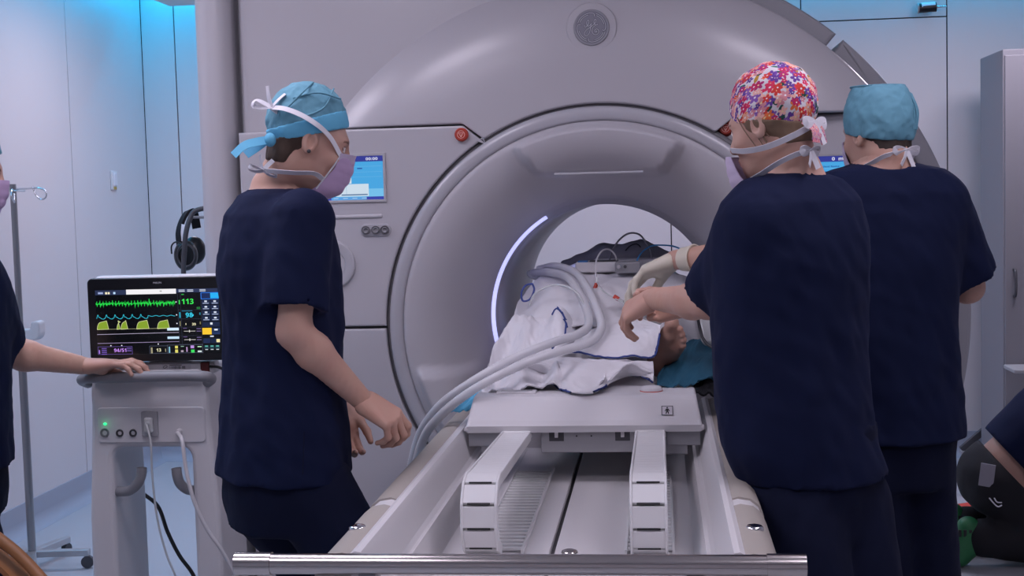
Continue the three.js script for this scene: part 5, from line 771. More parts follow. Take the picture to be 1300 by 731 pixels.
{
  const b = [1.881, 0.307, -3.300], x = b[0], top = [1.883, 1.281, -3.300][1], z = -3.3, t = thing('profile_stand', 'aluminium profile stand with braced feet beside the grey cabinet', 'stand', [x, 0, z]);
  for (const dx of [-0.012, 0.062]) part(t, 'post', box(0.045, top, 0.045, x + dx + 0.01, top / 2, z - (dx > 0 ? 0.16 : 0), 0.003), M.alu);
  part(t, 'top_rail', box(0.40, 0.045, 0.045, x + 0.2, top - 0.05, z - 0.08, 0.003), M.alu); part(t, 'foot_rail', box(0.34, 0.045, 0.045, x + 0.15, 0.045, z, 0.003), M.alu); part(t, 'foot_rail', box(0.045, 0.045, 0.40, x, 0.045, z - 0.05, 0.003), M.alu);
  part(t, 'brace', (() => { const g = box(0.17, 0.032, 0.03, 0, 0, 0, 0.003); g.rotateZ(0.72); g.translate(x - 0.085, 0.15, z); return g; })(), M.darkGrey); part(t, 'foot', box(0.13, 0.03, 0.045, x - 0.09, 0.075, z, 0.003), M.alu);
  single('black_cable', 'thick black cable hanging in a curve on the aluminium stand', 'cable', tube([[x + 0.16, top - 0.03, z + 0.06], [x + 0.10, top - 0.02, z + 0.06], [x + 0.045, top - 0.07, z + 0.06], [x + 0.018, top - 0.25, z + 0.06], [x + 0.010, top - 0.55, z + 0.06], [x + 0.016, top - 0.85, z + 0.06], [x + 0.05, top - 1.02, z + 0.06], [x + 0.11, top - 1.15, z + 0.06], [x + 0.2, top - 1.22, z + 0.06]], 0.014, 90, 10), M.blackRubber);
}
{
  const b = [1.626, 0.000, -2.626], t = thing('equipment_stand', 'low wheeled stand with a black castor behind the kneeling person', 'stand', [b[0] + 0.16, 0, b[2]]);
  const w = part(t, 'castor', (() => { const g = new THREE.CylinderGeometry(0.05, 0.05, 0.034, 28); g.rotateX(Math.PI / 2); g.rotateY(0.3); g.translate(b[0], 0.05, b[2]); return g; })(), M.blackRubber); part(w, 'hub', (() => { const g = new THREE.CylinderGeometry(0.032, 0.032, 0.040, 24); g.rotateX(Math.PI / 2); g.rotateY(0.3); g.translate(b[0], 0.05, b[2]); return g; })(), M.greyPlastic); part(w, 'brake_pedal', box(0.05, 0.012, 0.03, b[0] - 0.05, 0.075, b[2], 0.004), M.darkGrey); part(w, 'fork', box(0.03, 0.05, 0.05, b[0] + 0.012, 0.092, b[2], 0.008), M.darkGrey);
  part(t, 'foot', box(0.34, 0.03, 0.05, b[0] + 0.17, 0.125, b[2], 0.008), M.midGrey); part(t, 'column', rod([b[0] + 0.32, 0.12, b[2]], [b[0] + 0.32, 0.62, b[2]], 0.022), M.midGrey); part(t, 'castor', (() => { const g = new THREE.CylinderGeometry(0.05, 0.05, 0.034, 28); g.rotateX(Math.PI / 2); g.translate(b[0] + 0.34, 0.05, b[2]); return g; })(), M.blackRubber); part(t, 'tray', box(0.3, 0.02, 0.2, b[0] + 0.32, 0.62, b[2] + 0.04, 0.006), M.midGrey);
}
for (const [q, lab] of [[[[1.504, 0.002, -2.438], [1.590, 0.002, -2.486], [1.597, 0.002, -2.343], [1.526, 0.002, -2.313]], 'red floor tape strip nearest the green clogs'], [[[1.583, 0.002, -2.207], [1.656, 0.002, -2.237], [1.675, 0.002, -2.135], [1.606, 0.002, -2.120]], 'red floor tape strip under the kneeling person']]) {
  const s = shapeOf(q.map((p) => [p[0], -p[2]])), g = new THREE.ExtrudeGeometry(s, { depth: 0.001, bevelEnabled: false }); g.rotateX(-Math.PI / 2); single('floor_tape', lab, 'tape', g, M.tape, 'red floor tapes');
}
{ // kneeling person, bent forward to the right
  const zc = -1.52, pel = [1.468, 0.328, -1.520], st = [[[pel[0] + 0.20, pel[1] + 0.26, zc], 0, 0]];
  const chest = [1.735, 0.571, -1.500], neck = [1.863, 0.602, -1.500], head = [1.955, 0.620, -1.480], kneeL = [pel[0] + 0.20, 0.085, zc + 0.12], kneeR = [pel[0] + 0.22, 0.085, zc - 0.12], ankL = [pel[0] - 0.075, 0.115, zc + 0.13], ankR = [pel[0] - 0.085, 0.115, zc - 0.10];
  const g = thing('person', 'person in navy top and black trousers kneeling bent over at the right edge', 'person', [pel[0], 0, zc]);
  const F = frame([0.75, -0.6, 0.1]), hR = [neck[0] + 0.1, 0.42, zc - 0.28], wR = [neck[0] + 0.22, 0.24, zc - 0.2], hL = [neck[0] + 0.08, 0.42, zc + 0.26], wL = [neck[0] + 0.22, 0.24, zc + 0.18];
  const sk = blend([[cap(pel, chest, 0.12, 0.12), 0.05], [cap(chest, neck, 0.10, 0.06), 0.05], [cap(pel, kneeL, 0.085, 0.055), 0.05], [cap(pel, kneeR, 0.085, 0.055), 0.05], [cap(kneeL, ankL, 0.052, 0.036), 0.03], [cap(kneeR, ankR, 0.052, 0.036), 0.03], ...armField([chest[0] + 0.02, chest[1], zc + 0.2], hL, wL), ...armField([chest[0] + 0.02, chest[1], zc - 0.17], hR, wR)]);
  const [lo, hi] = bounds([pel, chest, neck, kneeL, ankL, ankR, kneeR, hR, hL, wR, wL], 0.17);
  const geos = [white3(surfaceNet(sk, lo, hi, 0.011), skinMottle), white3(surfaceNet(headField(head, F, neck, 0.054), ...bounds([head], 0.175), 0.005), faceColour(head, F, [0.3, 0.2, 0.2]))];
  for (const [w, e, s] of [[wL, hL, 'l'], [wR, hR, 'r']]) { const q = handField(w, [0.6, -0.7, 0], [-0.7, -0.6, 0], s, { curl: curlSoft, arm: lerp3(w, e, 0.25) }); geos.push(white3(surfaceNet(q.f, q.lo, q.hi, 0.004), skinMottle)); }
  part(g, 'body', mergeSkin(geos), M.skin);
  const ax = V(chest).sub(V(pel)).normalize(), cut = lerp3(pel, chest, 0.30);
  const top = blend([[cap(lerp3(pel, chest, 0.25), chest, 0.165, 0.185), 0.05], [cap(chest, neck, 0.16, 0.08), 0.05], [cap([chest[0] + 0.02, chest[1], zc + 0.2], hL, 0.085, 0.075), 0.04], [cap([chest[0] + 0.02, chest[1], zc - 0.17], hR, 0.085, 0.075), 0.04]]);
  part(g, 'tunic', surfaceNet((x, y, z) => Math.max(top(x, y, z) + 0.008 * nz(x * 11, y * 11, z * 11), -((x - cut[0]) * ax.x + (y - cut[1]) * ax.y + (z - cut[2]) * ax.z), V(x - neck[0], y - neck[1], z - neck[2]).dot(ax) - 0.02, x - neck[0] - 0.09), lo, hi, 0.011), M.navy);
  const cut2 = lerp3(pel, chest, 0.16);
  const tr = blend([[ell(pel, [0.135, 0.150, 0.185]), 0.04], [cap(pel, lerp3(pel, chest, 0.2), 0.13, 0.128), 0.04], [cap([pel[0], pel[1] - 0.02, zc + 0.09], kneeL, 0.105, 0.085), 0.05], [cap([pel[0], pel[1] - 0.02, zc - 0.09], kneeR, 0.105, 0.085), 0.05], [cap(kneeL, ankL, 0.083, 0.075), 0.03], [cap(kneeR, ankR, 0.083, 0.07), 0.03]]);
  const trs = part(g, 'trousers', surfaceNet((x, y, z) => Math.max(tr(x, y, z) + 0.005 * nz(x * 14, y * 14, z * 14), (x - cut2[0]) * ax.x + (y - cut2[1]) * ax.y + (z - cut2[2]) * ax.z, 0.005 - y), lo, hi, 0.011), M.blackCloth);
  const pp = [1.410, 0.375, -1.330]; part(trs, 'patch', (() => { const q = box(0.055, 0.09, 0.006, 0, 0, 0, 0.002); q.rotateZ(-0.12); q.rotateY(-0.35); q.translate(pp[0] - 0.012, pp[1], -1.342); return q; })(), std(lin(0.30, 0.29, 0.33), 0.8));
  part(trs, 'logo_stroke', tube([[1.401, 0.291, -1.320], [1.415, 0.273, -1.315], [1.431, 0.259, -1.310], [1.446, 0.265, -1.310]], 0.003, 16, 6), M.ribbonWhite); part(trs, 'logo_stroke', tube([[1.419, 0.291, -1.320], [1.429, 0.276, -1.315], [1.446, 0.275, -1.310]], 0.003, 16, 6), M.ribbonWhite); part(trs, 'logo_stroke', tube([[1.463, 0.334, -1.320], [1.469, 0.312, -1.320]], 0.003, 8, 6), M.ribbonWhite);
  part(g, 'cap', surfaceNet(capField(head, F, { r: [0.089, 0.098, 0.110], h: 0.03, slope: 0.42 }), ...bounds([head], 0.18), 0.006), M.capBlue);
  [[ankL, 0.02], [ankR, -0.02]].forEach(([a, s], i) => { // clogs with the toes on the floor and the sole facing back
    const hl = [a[0] - 0.055, 0.155, a[2]], toe = [a[0] - 0.105, 0.05, a[2] + 0.01]; const f = blend([[cap(hl, toe, 0.046, 0.044), 0.02], [cap([a[0] - 0.02, 0.12, a[2]], [a[0] - 0.09, 0.055, a[2]], 0.05, 0.05), 0.02]]);
    const inn = cap([a[0] + 0.03, 0.17, a[2]], [a[0] - 0.05, 0.10, a[2]], 0.04, 0.038); const [l2, h2] = bounds([hl, toe, a], 0.09);
    const sh = part(g, 'clog', surfaceNet((x, y, z) => Math.max(f(x, y, z), -inn(x, y, z), 0.004 - y), l2, h2, 0.005), M.greenClog, 'green plastic clog');
    for (let r = 0; r < 2; r++) for (let k = 0; k < 4; k++) part(sh, 'vent_hole', box(0.012, 0.028, 0.006, hl[0] + 0.0 + (k - 1.5) * 0.020 - 0.012, 0.145 - r * 0.05, a[2] + 0.044, 0.002), M.black); });
}
// ---------------------------------------------------------------- the patient and what lies on the cradle
function clothPatch(rows, o = {}) {
  const nu = o.nu ?? 70, nv = o.nv ?? 50, R = rows.length, C = rows[0].length, th = o.th ?? 0.003, cr = (p0, p1, p2, p3, t) => p1 + 0.5 * t * (p2 - p0 + t * (2 * p0 - 5 * p1 + 4 * p2 - p3 + t * (3 * (p1 - p2) + p3 - p0)));
  const cl = (v, n) => Math.min(n - 1, Math.max(0, v)), P = [], seedK = o.seed ?? 0;
  for (let j = 0; j <= nv; j++) for (let i = 0; i <= nu; i++) {
    const v = j / nv * (R - 1), u = i / nu * (C - 1), jv = Math.min(R - 2, v | 0), iu = Math.min(C - 2, u | 0), tv = v - jv, tu = u - iu, q = [0, 0, 0];
    for (let k = 0; k < 3; k++) { const col = [-1, 0, 1, 2].map((dj) => { const r = rows[cl(jv + dj, R)]; return cr(r[cl(iu - 1, C)][k], r[cl(iu, C)][k], r[cl(iu + 1, C)][k], r[cl(iu + 2, C)][k], tu); }); q[k] = cr(...col, tv); }
    const f = o.fold ?? 0.012; // folds: ridges running down the cloth plus softer rumples
    const n1 = nz(i / nu * (o.ku ?? 6) + j / nv * 1.2 + seedK, j / nv * (o.kv ?? 1.6), seedK), n2 = nz(i / nu * 12 - j / nv * 4 + seedK, j / nv * 6, 4); q[1] += f * (1.25 * n1 + 0.5 * (0.35 - Math.sqrt(n2 * n2 + 0.01)) + 0.05 * nz(i / nu * 30, j / nv * 22 + seedK, 9)); if (o.pleat) { const u1 = i / nu, v1 = j / nv; q[1] += o.pleat * Math.sin(6.283 * (u1 * 3.3 + 0.5 * nz(v1 * 2, u1 * 2, 6)) + 0.6) * (0.25 + 0.75 * Math.sin(Math.min(1, v1 * 1.15) * 2.6)); } q[2] += f * 0.5 * nz(i / nu * 8, j / nv * 4, seedK + 7);
    P.push(V(q));
  }
  const W = nu + 1, N = P.map((p, n) => { const i = n % W, j = (n / W) | 0, a = P[j * W + Math.min(nu, i + 1)].clone().sub(P[j * W + Math.max(0, i - 1)]), b = P[Math.min(nv, j + 1) * W + i].clone().sub(P[Math.max(0, j - 1) * W + i]); const c = new THREE.Vector3().crossVectors(b, a).normalize(); return c.y < 0 && o.up !== false ? c.negate() : c; });
  const pos = [], idx = [], uv = []; for (const L of [0, 1]) P.forEach((p, n) => { pos.push(p.x - N[n].x * th * L, p.y - N[n].y * th * L, p.z - N[n].z * th * L); uv.push(p.x * 3, p.z * 3 + p.y * 3); });
  const M1 = P.length; for (let j = 0; j < nv; j++) for (let i = 0; i < nu; i++) { const a = j * W + i, b = a + W; idx.push(a, b, a + 1, a + 1, b, b + 1, M1 + a, M1 + a + 1, M1 + b, M1 + a + 1, M1 + b + 1, M1 + b); }
  const edge = (a, b) => idx.push(a, b, M1 + a, b, M1 + b, M1 + a); for (let i = 0; i < nu; i++) { edge(i, i + 1); edge(nv * W + i, nv * W + i + 1); } for (let j = 0; j < nv; j++) { edge(j * W, (j + 1) * W); edge(j * W + nu, (j + 1) * W + nu); }
  const g = new THREE.BufferGeometry(); g.setAttribute('position', new THREE.Float32BufferAttribute(pos, 3)); g.setAttribute('uv', new THREE.Float32BufferAttribute(uv, 2)); g.setIndex(idx); g.computeVertexNormals();
  const line = (fn, n = 60, lift = 0.0015) => Array.from({ length: n + 1 }, (_, k) => { const [u, v] = fn(k / n), i = Math.round(u * nu), j = Math.round(v * nv), q = P[j * W + i], m = N[j * W + i]; return [q.x + m.x * lift, q.y + m.y * lift, q.z + m.z * lift]; });
  return { g, line };
}
function cloth(name, label, rows, o, hems, mat = M.linen, cat = 'sheet', group) {
  const { g, line } = clothPatch(rows, o), c = rows[rows.length >> 1][rows[0].length >> 1], t = thing(name, label, cat, c, group); const m = part(t, 'cloth', g, mat);
  for (const h of hems || []) part(t, 'hem', tube(line(h), o.hemR ?? 0.0028, 80, 6), M.hem, 'blue stitched hem'); return { t, m, line };
}
{
  const heel = [0.147, 1.011, 0.100], b1 = [0.172, 1.112, 0.235], b5 = [0.196, 1.072, 0.215], toes = [[[0.181, 1.145, 0.262], 0.0195, b1], [[0.201, 1.127, 0.262], 0.0112, [0.185, 1.102, 0.230]], [[0.207, 1.112, 0.258], 0.0108, [0.189, 1.093, 0.230]], [[0.211, 1.096, 0.252], 0.0105, [0.193, 1.082, 0.225]], [[0.209, 1.080, 0.245], 0.0108, b5]];
  const ankle = [heel[0] - 0.01, heel[1] + 0.055, heel[2] - 0.02], kneeL = [0.086, 1.158, -0.250], hipL = [TX + 0.08, 1.085, -0.62], rA = [TX - 0.12, 1.04, 0.02], rK = [TX - 0.10, 1.09, -0.32], hipR = [TX - 0.09, 1.085, -0.62], chest = [TX - 0.005, 1.09, -0.95], head = [TX - 0.005, 1.09, -1.27];
  const t = thing('person', 'person lying as the patient under white sheets with one bare foot showing', 'person', [TX, 1.0, -0.3]);
  const leg = blend([[cap(hipL, kneeL, 0.075, 0.05), 0.03], [cap(kneeL, ankle, 0.05, 0.034), 0.03], [cap(hipR, rK, 0.075, 0.05), 0.04], [cap(rK, rA, 0.05, 0.034), 0.03], [cap(rA, [rA[0] - 0.015, rA[1] + 0.03, rA[2] + 0.05], 0.034, 0.028), 0.02], [ell([TX, 1.085, -0.62], [0.16, 0.085, 0.13]), 0.05], [ell(chest, [0.165, 0.095, 0.22]), 0.08], [cap([TX, 1.09, -1.1], head, 0.05, 0.05), 0.03]]);
  const F = frame([0, 1, -0.1], [0, 0, -1]);
  const foot = blend([[cap(heel, b1, 0.034, 0.0245), 0.02], [cap(heel, b5, 0.033, 0.019), 0.02], [cap(ankle, lerp3(heel, b1, 0.5), 0.034, 0.028), 0.03], ...toes.map(([p, r, q], i) => [cap(q, p, r * (i ? 0.95 : 0.8), r), 0.006])]);
  const [l1, h1] = bounds([hipL, hipR, chest, ankle, rA, head], 0.14), [l2, h2] = bounds([heel, b1, b5, ...toes.map((q) => q[0])], 0.06);
  const dk = (x, y, z) => { const m = skinMottle(x, y, z); return [m[0] * 0.92, m[1] * 0.86, m[2] * 0.84]; };
  part(t, 'body', mergeSkin([white3(surfaceNet(leg, l1, h1, 0.010), dk), white3(surfaceNet(foot, l2, h2, 0.0028), dk), white3(surfaceNet(headField(head, F, [TX, 1.09, -1.12], 0.05), ...bounds([head], 0.17), 0.006), faceColour(head, F, [0.3, 0.2, 0.18]))]), M.skin);
}
cloth('blanket', 'large white blanket over the patient inside the bore', [
  [[-0.273, 1.181, -0.850], [-0.223, 1.225, -0.850], [-0.109, 1.246, -0.850], [0.046, 1.242, -0.850], [0.186, 1.217, -0.850], [0.246, 1.165, -0.850]],
  [[-0.273, 1.201, -0.550], [-0.199, 1.253, -0.550], [-0.079, 1.267, -0.550], [0.079, 1.258, -0.550], [0.223, 1.229, -0.550], [0.294, 1.148, -0.550]],
  [[-0.289, 1.170, -0.280], [-0.204, 1.244, -0.280], [-0.066, 1.256, -0.280], [0.095, 1.243, -0.280], [0.245, 1.210, -0.280], [0.314, 1.119, -0.280]],
  [[-0.300, 1.108, -0.050], [-0.203, 1.182, -0.050], [-0.067, 1.203, -0.050], [0.085, 1.182, -0.050], [0.229, 1.165, -0.050], [0.292, 1.065, -0.050]],
  [[-0.308, 1.036, 0.140], [-0.215, 1.103, 0.140], [-0.075, 1.128, 0.140], [0.064, 1.121, 0.140], [0.148, 1.102, 0.140], [0.174, 1.029, 0.060]]], { fold: 0.028, ku: 5, kv: 4, seed: 3 }, [(t) => [0.02, 0.35 + 0.4 * t], (t) => [0.02 + 0.2 * t, 0.995]]);
cloth('bunched_sheet', 'bunched white sheet with blue hems at the left of the cradle', [
  [[-0.299, 1.128, 0.080], [-0.248, 1.148, 0.080], [-0.171, 1.160, 0.080], [-0.101, 1.145, 0.080], [-0.037, 1.117, 0.080]],
  [[-0.318, 1.079, 0.200], [-0.248, 1.099, 0.180], [-0.170, 1.136, 0.180], [-0.091, 1.101, 0.180], [-0.025, 1.077, 0.180]],
  [[-0.322, 1.032, 0.320], [-0.246, 1.038, 0.300], [-0.172, 1.073, 0.280], [-0.090, 1.037, 0.280], [-0.004, 1.036, 0.280]],
  [[-0.328, 0.996, 0.400], [-0.247, 0.997, 0.380], [-0.167, 1.027, 0.360], [-0.091, 1.001, 0.360], [-0.001, 1.005, 0.370]],
  [[-0.335, 0.973, 0.430], [-0.242, 0.981, 0.430], [-0.162, 0.997, 0.420], [-0.087, 0.988, 0.420], [0.001, 0.991, 0.430]]], { fold: 0.034, ku: 5, kv: 1.6, seed: 11, pleat: 0.015, nu: 90 }, [(t) => [0.55 + 0.12 * Math.sin(t * 3), 0.05 + 0.5 * t], (t) => [0.10 + 0.06 * t, 0.62 - 0.3 * t]]);
cloth('foot_towel', 'white towel with a blue hem laid over the shin above the bare foot', [
  [[-0.087, 1.104, 0.130], [-0.007, 1.129, 0.140], [0.076, 1.141, 0.160], [0.154, 1.154, 0.170]],
  [[-0.091, 1.095, 0.250], [-0.003, 1.108, 0.260], [0.080, 1.117, 0.270], [0.149, 1.124, 0.270]],
  [[-0.097, 1.076, 0.330], [-0.007, 1.065, 0.340], [0.076, 1.061, 0.350], [0.135, 1.064, 0.330]]], { fold: 0.009, ku: 4, seed: 21 }, [(t) => [t, 0.99], (t) => [0.995, 0.6 + 0.4 * t]]);
cloth('drawn_sheet', 'white sheet with blue hem drawn over the top of the cradle end', [
  [[-0.259, 1.059, 0.330], [-0.168, 1.066, 0.330], [-0.090, 1.069, 0.340], [-0.007, 1.053, 0.340], [0.067, 1.051, 0.350], [0.128, 1.052, 0.330]],
  [[-0.257, 1.024, 0.360], [-0.169, 1.032, 0.330], [-0.089, 1.025, 0.380], [-0.012, 1.017, 0.390], [0.063, 1.041, 0.360], [0.130, 1.028, 0.360]],
  [[-0.246, 0.990, 0.288], [-0.179, 0.990, 0.231], [-0.097, 0.990, 0.461], [-0.019, 0.990, 0.480], [0.050, 1.004, 0.304], [0.127, 0.994, 0.376]]], { fold: 0.012, ku: 5, seed: 31 }, [(t) => [t * 0.42, 0.99], (t) => [0.60 + 0.40 * t, 0.99]]);
cloth('absorbent_pad', 'dark teal absorbent pad under the bare foot', [
  [[0.226, 1.086, -0.000], [0.263, 1.071, 0.000], [0.308, 1.047, 0.000], [0.363, 1.019, 0.000]], [[0.174, 1.027, 0.120], [0.223, 1.042, 0.140], [0.275, 1.038, 0.150], [0.341, 1.011, 0.150]], [[0.142, 1.004, 0.280], [0.193, 1.010, 0.280], [0.249, 1.018, 0.280], [0.304, 1.006, 0.280]], [[0.138, 0.990, 0.380], [0.183, 0.988, 0.380], [0.221, 0.991, 0.380], [0.251, 0.997, 0.360]]], { fold: 0.008, seed: 5 }, [], M.teal, 'pad');
cloth('blue_drape', 'light blue drape hanging beside the hoses at the left of the cradle', [[[-0.365, 0.995, 0.360], [-0.339, 0.999, 0.360], [-0.313, 0.999, 0.360]], [[-0.399, 0.969, 0.400], [-0.365, 0.971, 0.400], [-0.339, 0.969, 0.400]], [[-0.436, 0.936, 0.430], [-0.400, 0.933, 0.430], [-0.366, 0.937, 0.430]]], { fold: 0.006, seed: 8, nu: 30, nv: 30 }, [], M.blueDrape, 'drape');
cloth('blue_wrap', 'bright blue wrapper lying behind the dark teal pad', [[[0.283, 1.003, 0.050], [0.321, 0.989, 0.050], [0.354, 0.965, 0.050]], [[0.266, 0.997, 0.140], [0.301, 0.987, 0.140], [0.336, 0.969, 0.140]], [[0.266, 0.987, 0.200], [0.292, 0.980, 0.200], [0.325, 0.969, 0.200]]], { fold: 0.012, seed: 18, nu: 30, nv: 30 }, [], M.blueDrape, 'wrapper');
cloth('black_strap', 'black strap trailing over the right side pad', [[[0.218, 0.984, 0.330], [0.270, 0.994, 0.280], [0.333, 0.976, 0.250]], [[0.225, 0.976, 0.360], [0.277, 0.978, 0.320], [0.341, 0.957, 0.300]], [[0.241, 0.970, 0.380], [0.287, 0.962, 0.360], [0.346, 0.933, 0.340]]], { fold: 0.010, seed: 28, nu: 30, nv: 24, th: 0.006 }, [], M.blackCloth, 'strap');
// corrugated breathing hoses
function corrugated(pts, r) {
  const cv = new THREE.CatmullRomCurve3(pts.map((p) => V(p)), false, 'centripetal'), L = cv.getLength(), n = Math.round(L / 0.0034), rad = 14, fr = cv.computeFrenetFrames(n, false), pos = [], idx = [], uv = [];
  for (let i = 0; i <= n; i++) { const p = cv.getPointAt(i / n), rr2 = r * (i % 2 ? 1.0 : 0.86); for (let k = 0; k <= rad; k++) { const a = k / rad * Math.PI * 2, c = Math.cos(a) * rr2, s = Math.sin(a) * rr2; pos.push(p.x + fr.normals[i].x * c + fr.binormals[i].x * s, p.y + fr.normals[i].y * c + fr.binormals[i].y * s, p.z + fr.normals[i].z * c + fr.binormals[i].z * s); uv.push(i, k); } }
  for (let i = 0; i < n; i++) for (let k = 0; k < rad; k++) { const a = i * (rad + 1) + k, b = a + rad + 1; idx.push(a, b, a + 1, a + 1, b, b + 1); }
  const g = new THREE.BufferGeometry(); g.setAttribute('position', new THREE.Float32BufferAttribute(pos, 3)); g.setAttribute('uv', new THREE.Float32BufferAttribute(uv, 2)); g.setIndex(idx); g.computeVertexNormals(); return g;
}
single('breathing_hose', 'translucent corrugated breathing hose making the wider bend over the sheets', 'hose', corrugated([[-0.243, 1.262, -0.420], [-0.179, 1.277, -0.300], [-0.108, 1.264, -0.160], [-0.056, 1.218, 0.020], [-0.023, 1.165, 0.160], [-0.014, 1.129, 0.250], [-0.039, 1.104, 0.320], [-0.104, 1.089, 0.385], [-0.175, 1.074, 0.440], [-0.255, 1.044, 0.480], [-0.333, 1.005, 0.500], [-0.398, 0.960, 0.490], [-0.454, 0.908, 0.440], [-0.500, 0.849, 0.360], [-0.536, 0.762, 0.300], [-0.558, 0.624, 0.280]], 0.0125), M.hose, 'breathing hoses');
single('breathing_hose', 'translucent corrugated breathing hose making the tighter bend over the sheets', 'hose', corrugated([[-0.264, 1.252, -0.420], [-0.189, 1.260, -0.260], [-0.131, 1.251, -0.140], [-0.084, 1.209, 0.020], [-0.056, 1.164, 0.140], [-0.052, 1.135, 0.220], [-0.075, 1.121, 0.290], [-0.131, 1.109, 0.350], [-0.207, 1.087, 0.410], [-0.284, 1.053, 0.450], [-0.359, 1.010, 0.460], [-0.423, 0.965, 0.440], [-0.478, 0.909, 0.380], [-0.525, 0.842, 0.300], [-0.557, 0.754, 0.260], [-0.584, 0.614, 0.240]], 0.0125), M.hose, 'breathing hoses');
single('breathing_bag', 'limp clear breathing bag at the end of the hoses', 'bag', (() => { const a = [-0.256, 1.245, -0.440], b = [-0.199, 1.253, -0.380]; const f = blend([[ell(a, [0.03, 0.018, 0.04]), 0.03], [ell(b, [0.035, 0.022, 0.04]), 0.03]]); const [l, h] = bounds([a, b], 0.06); return surfaceNet((x, y, z) => f(x, y, z) + 0.003 * nz(x * 60, y * 60, z * 60), l, h, 0.004); })(), M.clearTube);
single('thin_tube', 'thin clear tube arching over the bunched sheet', 'tube', tube([[-0.236, 1.178, 0.000], [-0.221, 1.210, 0.000], [-0.183, 1.233, 0.000], [-0.139, 1.238, 0.020], [-0.095, 1.222, 0.060], [-0.069, 1.188, 0.100], [-0.059, 1.157, 0.160]], 0.0035, 60, 8), M.clearTube);
single('blue_tie', 'loop of dark blue tie at the left edge of the blanket', 'tie', tube([[-0.235, 1.236, -0.100], [-0.254, 1.232, -0.100], [-0.267, 1.210, -0.080], [-0.263, 1.186, -0.080], [-0.243, 1.190, -0.080], [-0.228, 1.219, -0.080], [-0.235, 1.236, -0.100]], 0.003, 50, 7), std(lin(0.06, 0.09, 0.32), 0.7));
{ // infusion lines with red caps
  single('infusion_line', 'white infusion line arching above the monitor module', 'line', tube([[-0.041, 1.241, -0.120], [-0.045, 1.272, -0.160], [-0.042, 1.303, -0.220], [-0.026, 1.326, -0.260], [-0.005, 1.326, -0.300], [0.011, 1.307, -0.320], [0.015, 1.282, -0.330]], 0.0028, 60, 7), M.whitePlastic);
  const p = [-0.042, 1.229, -0.080], t = thing('stopcock', 'red infusion stopcock on the blanket above the hoses', 'stopcock', [p[0], p[1] - 0.02, p[2]], 'red infusion stopcocks'); part(t, 'red_cap', rod([p[0] - 0.004, p[1] - 0.016, p[2] + 0.006], [p[0] + 0.003, p[1] + 0.006, p[2]], 0.0065, 0.0055, 14), M.red); part(t, 'connector', rod([p[0] + 0.003, p[1] + 0.006, p[2]], [p[0] + 0.006, p[1] + 0.022, p[2] - 0.006], 0.005, 0.004, 12), M.clearTube);
  const q = [0.025, 1.200, 0.050], t2 = thing('stopcock', 'red infusion stopcock beside the bare hand', 'stopcock', [q[0], q[1] - 0.02, q[2]], 'red infusion stopcocks'); part(t2, 'red_cap', rod([q[0] - 0.008, q[1] + 0.005, q[2]], [q[0] + 0.006, q[1] - 0.004, q[2] + 0.004], 0.0065, 0.0065, 14), M.red); part(t2, 'connector', rod([q[0] + 0.006, q[1] - 0.004, q[2] + 0.004], [q[0] + 0.02, q[1] - 0.012, q[2] + 0.01], 0.0045, 0.0045, 12), M.clearTube);
  single('infusion_line', 'clear infusion line between the two red stopcocks', 'line', tube([[p[0] + 0.004, p[1] + 0.01, p[2]], [-0.018, 1.220, 0.000], [0.009, 1.204, 0.040], [0.042, 1.189, 0.080], [0.078, 1.173, 0.120]], 0.0022, 40, 6), M.clearTube);
  single('connector_tube', 'clear connector tube held between the bare hands', 'tube', merge([rod([0.081, 1.207, 0.600], [0.149, 1.174, 0.520], 0.008, 0.008, 16), rod([0.072, 1.212, 0.610], [0.087, 1.204, 0.595], 0.011, 0.011, 16)]), M.clearTube);
}
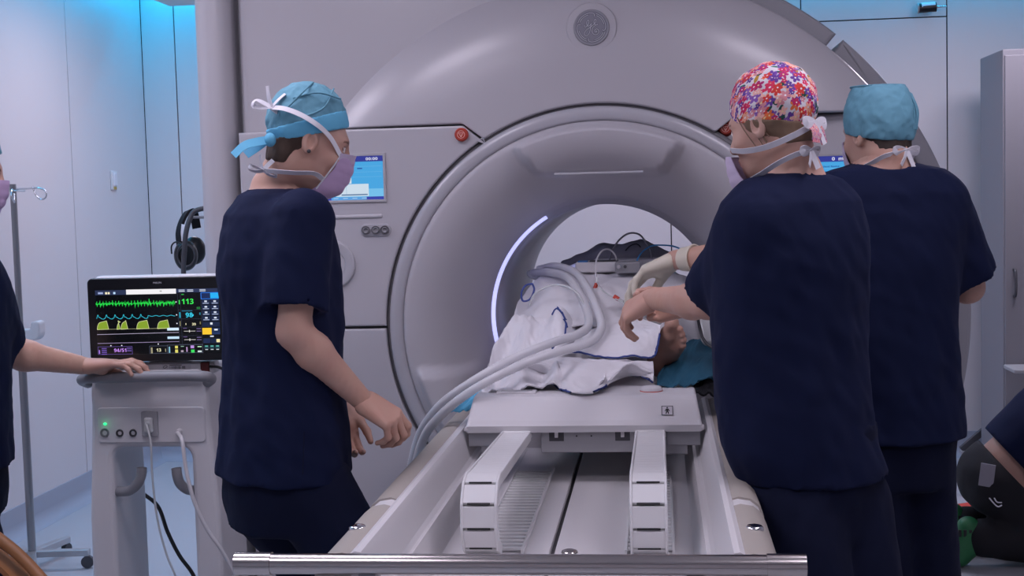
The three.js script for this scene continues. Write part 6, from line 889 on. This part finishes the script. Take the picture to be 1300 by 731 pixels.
{ // monitor module, grey module and cushion in the bore
  const a = [-0.048, 1.287, -0.340], t = thing('monitor_module', 'white patient module with a blue and black top lying on the blanket', 'module', [a[0], a[1] - 0.035, a[2]]);
  const m = part(t, 'body', box(0.138, 0.034, 0.075, a[0], a[1] - 0.016, a[2], 0.008), M.whitePlastic); part(m, 'black_top', box(0.092, 0.006, 0.060, a[0] + 0.022, a[1] + 0.001, a[2], 0.003), M.black); part(m, 'blue_end', box(0.032, 0.006, 0.060, a[0] - 0.045, a[1] + 0.001, a[2], 0.003), std(lin(0.02, 0.20, 0.55), 0.4)); t.rotation.set(0, 0, 0);
  const b = [0.052, 1.272, -0.260], t2 = thing('sensor_box', 'small grey metal box beside the white patient module', 'box', [b[0], b[1] - 0.02, b[2]]); part(t2, 'body', box(0.080, 0.036, 0.05, b[0], b[1], b[2], 0.006), M.greyPlastic); part(t2, 'knob', rod([b[0] - 0.028, b[1] + 0.003, b[2] + 0.024], [b[0] - 0.028, b[1] + 0.003, b[2] + 0.032], 0.007), M.chrome); part(t2, 'knob', rod([b[0] - 0.008, b[1] + 0.003, b[2] + 0.024], [b[0] - 0.008, b[1] + 0.003, b[2] + 0.030], 0.005), M.darkGrey);
  const c = [0.055, 1.283, -0.480], t3 = thing('coil_unit', 'long white coil unit behind the grey box', 'coil', [c[0], c[1] - 0.05, c[2]]); part(t3, 'body', box(0.26, 0.055, 0.10, c[0] + 0.005, c[1] - 0.022, c[2], 0.012), M.whitePlastic); part(t3, 'socket', ball([c[0] - 0.015, c[1] - 0.004, c[2] + 0.051], 0.004, 1, 1, 0.4, 8), M.black);
  single('cushion', 'dark grey positioning cushion behind the patient modules', 'cushion', (() => { const l = [-0.182, 1.265, -0.720], p1 = [-0.045, 1.291, -0.700], p2 = [0.091, 1.299, -0.700], p3 = [0.185, 1.269, -0.700]; const f = blend([[cap(l, p1, 0.012, 0.032), 0.03], [cap(p1, p2, 0.034, 0.038), 0.03], [cap(p2, p3, 0.036, 0.03), 0.03], [ell([-0.038, 1.305, -0.740], [0.05, 0.024, 0.04]), 0.02]]); const [lo, hi] = bounds([l, p1, p2, p3], 0.09); return surfaceNet((x, y, z) => f(x, y, z) + 0.005 * nz(x * 30, y * 30, z * 30), lo, hi, 0.005); })(), M.cushion);
  single('grey_lead', 'grey lead arching high above the cushion', 'lead', tube([[-0.013, 1.277, -0.420], [-0.006, 1.307, -0.440], [0.020, 1.350, -0.460], [0.056, 1.372, -0.480], [0.087, 1.366, -0.480], [0.108, 1.339, -0.480], [0.120, 1.318, -0.480], [0.127, 1.278, -0.460]], 0.0032, 70, 7), M.greyPlastic);
  single('blue_lead', 'thin blue lead looping behind the gloved hand', 'lead', tube([[0.077, 1.263, -0.360], [0.080, 1.288, -0.380], [0.098, 1.314, -0.400], [0.128, 1.331, -0.420], [0.164, 1.332, -0.420], [0.199, 1.327, -0.420], [0.229, 1.311, -0.420], [0.259, 1.270, -0.400]], 0.0026, 70, 7), std(lin(0.06, 0.30, 0.62), 0.5));
  single('black_lead', 'short black lead on top of the cushion', 'lead', tube([[0.035, 1.307, -0.660], [0.052, 1.323, -0.660], [0.073, 1.329, -0.660], [0.084, 1.322, -0.660], [0.094, 1.295, -0.660]], 0.0022, 30, 6), M.black);
  const cb = [[0.258, 1.136, 0.050], [0.264, 1.104, 0.050], [0.272, 1.078, 0.060], [0.292, 1.057, 0.080], [0.326, 1.045, 0.100]];
  single('lead_bundle', 'dark lead hanging beside the bare foot', 'lead', tube(cb, 0.0045, 40, 7), M.darkGrey); single('drain_tube', 'clear tube curling beside the dark lead', 'tube', tube([[0.301, 1.096, 0.020], [0.307, 1.060, 0.030], [0.299, 1.032, 0.060], [0.313, 1.011, 0.080], [0.341, 1.009, 0.100]], 0.004, 40, 7), M.clearTube);
  single('clear_bag', 'clear fluid bag lying at the right of the foot', 'bag', (() => { const g = box(0.05, 0.11, 0.03, 0, 0, 0, 0.014); g.rotateZ(0.15); g.rotateX(-0.5); g.translate(...[0.286, 1.103, 0.000]); return g; })(), M.clearTube);
}
renderer.render(scene, camera);
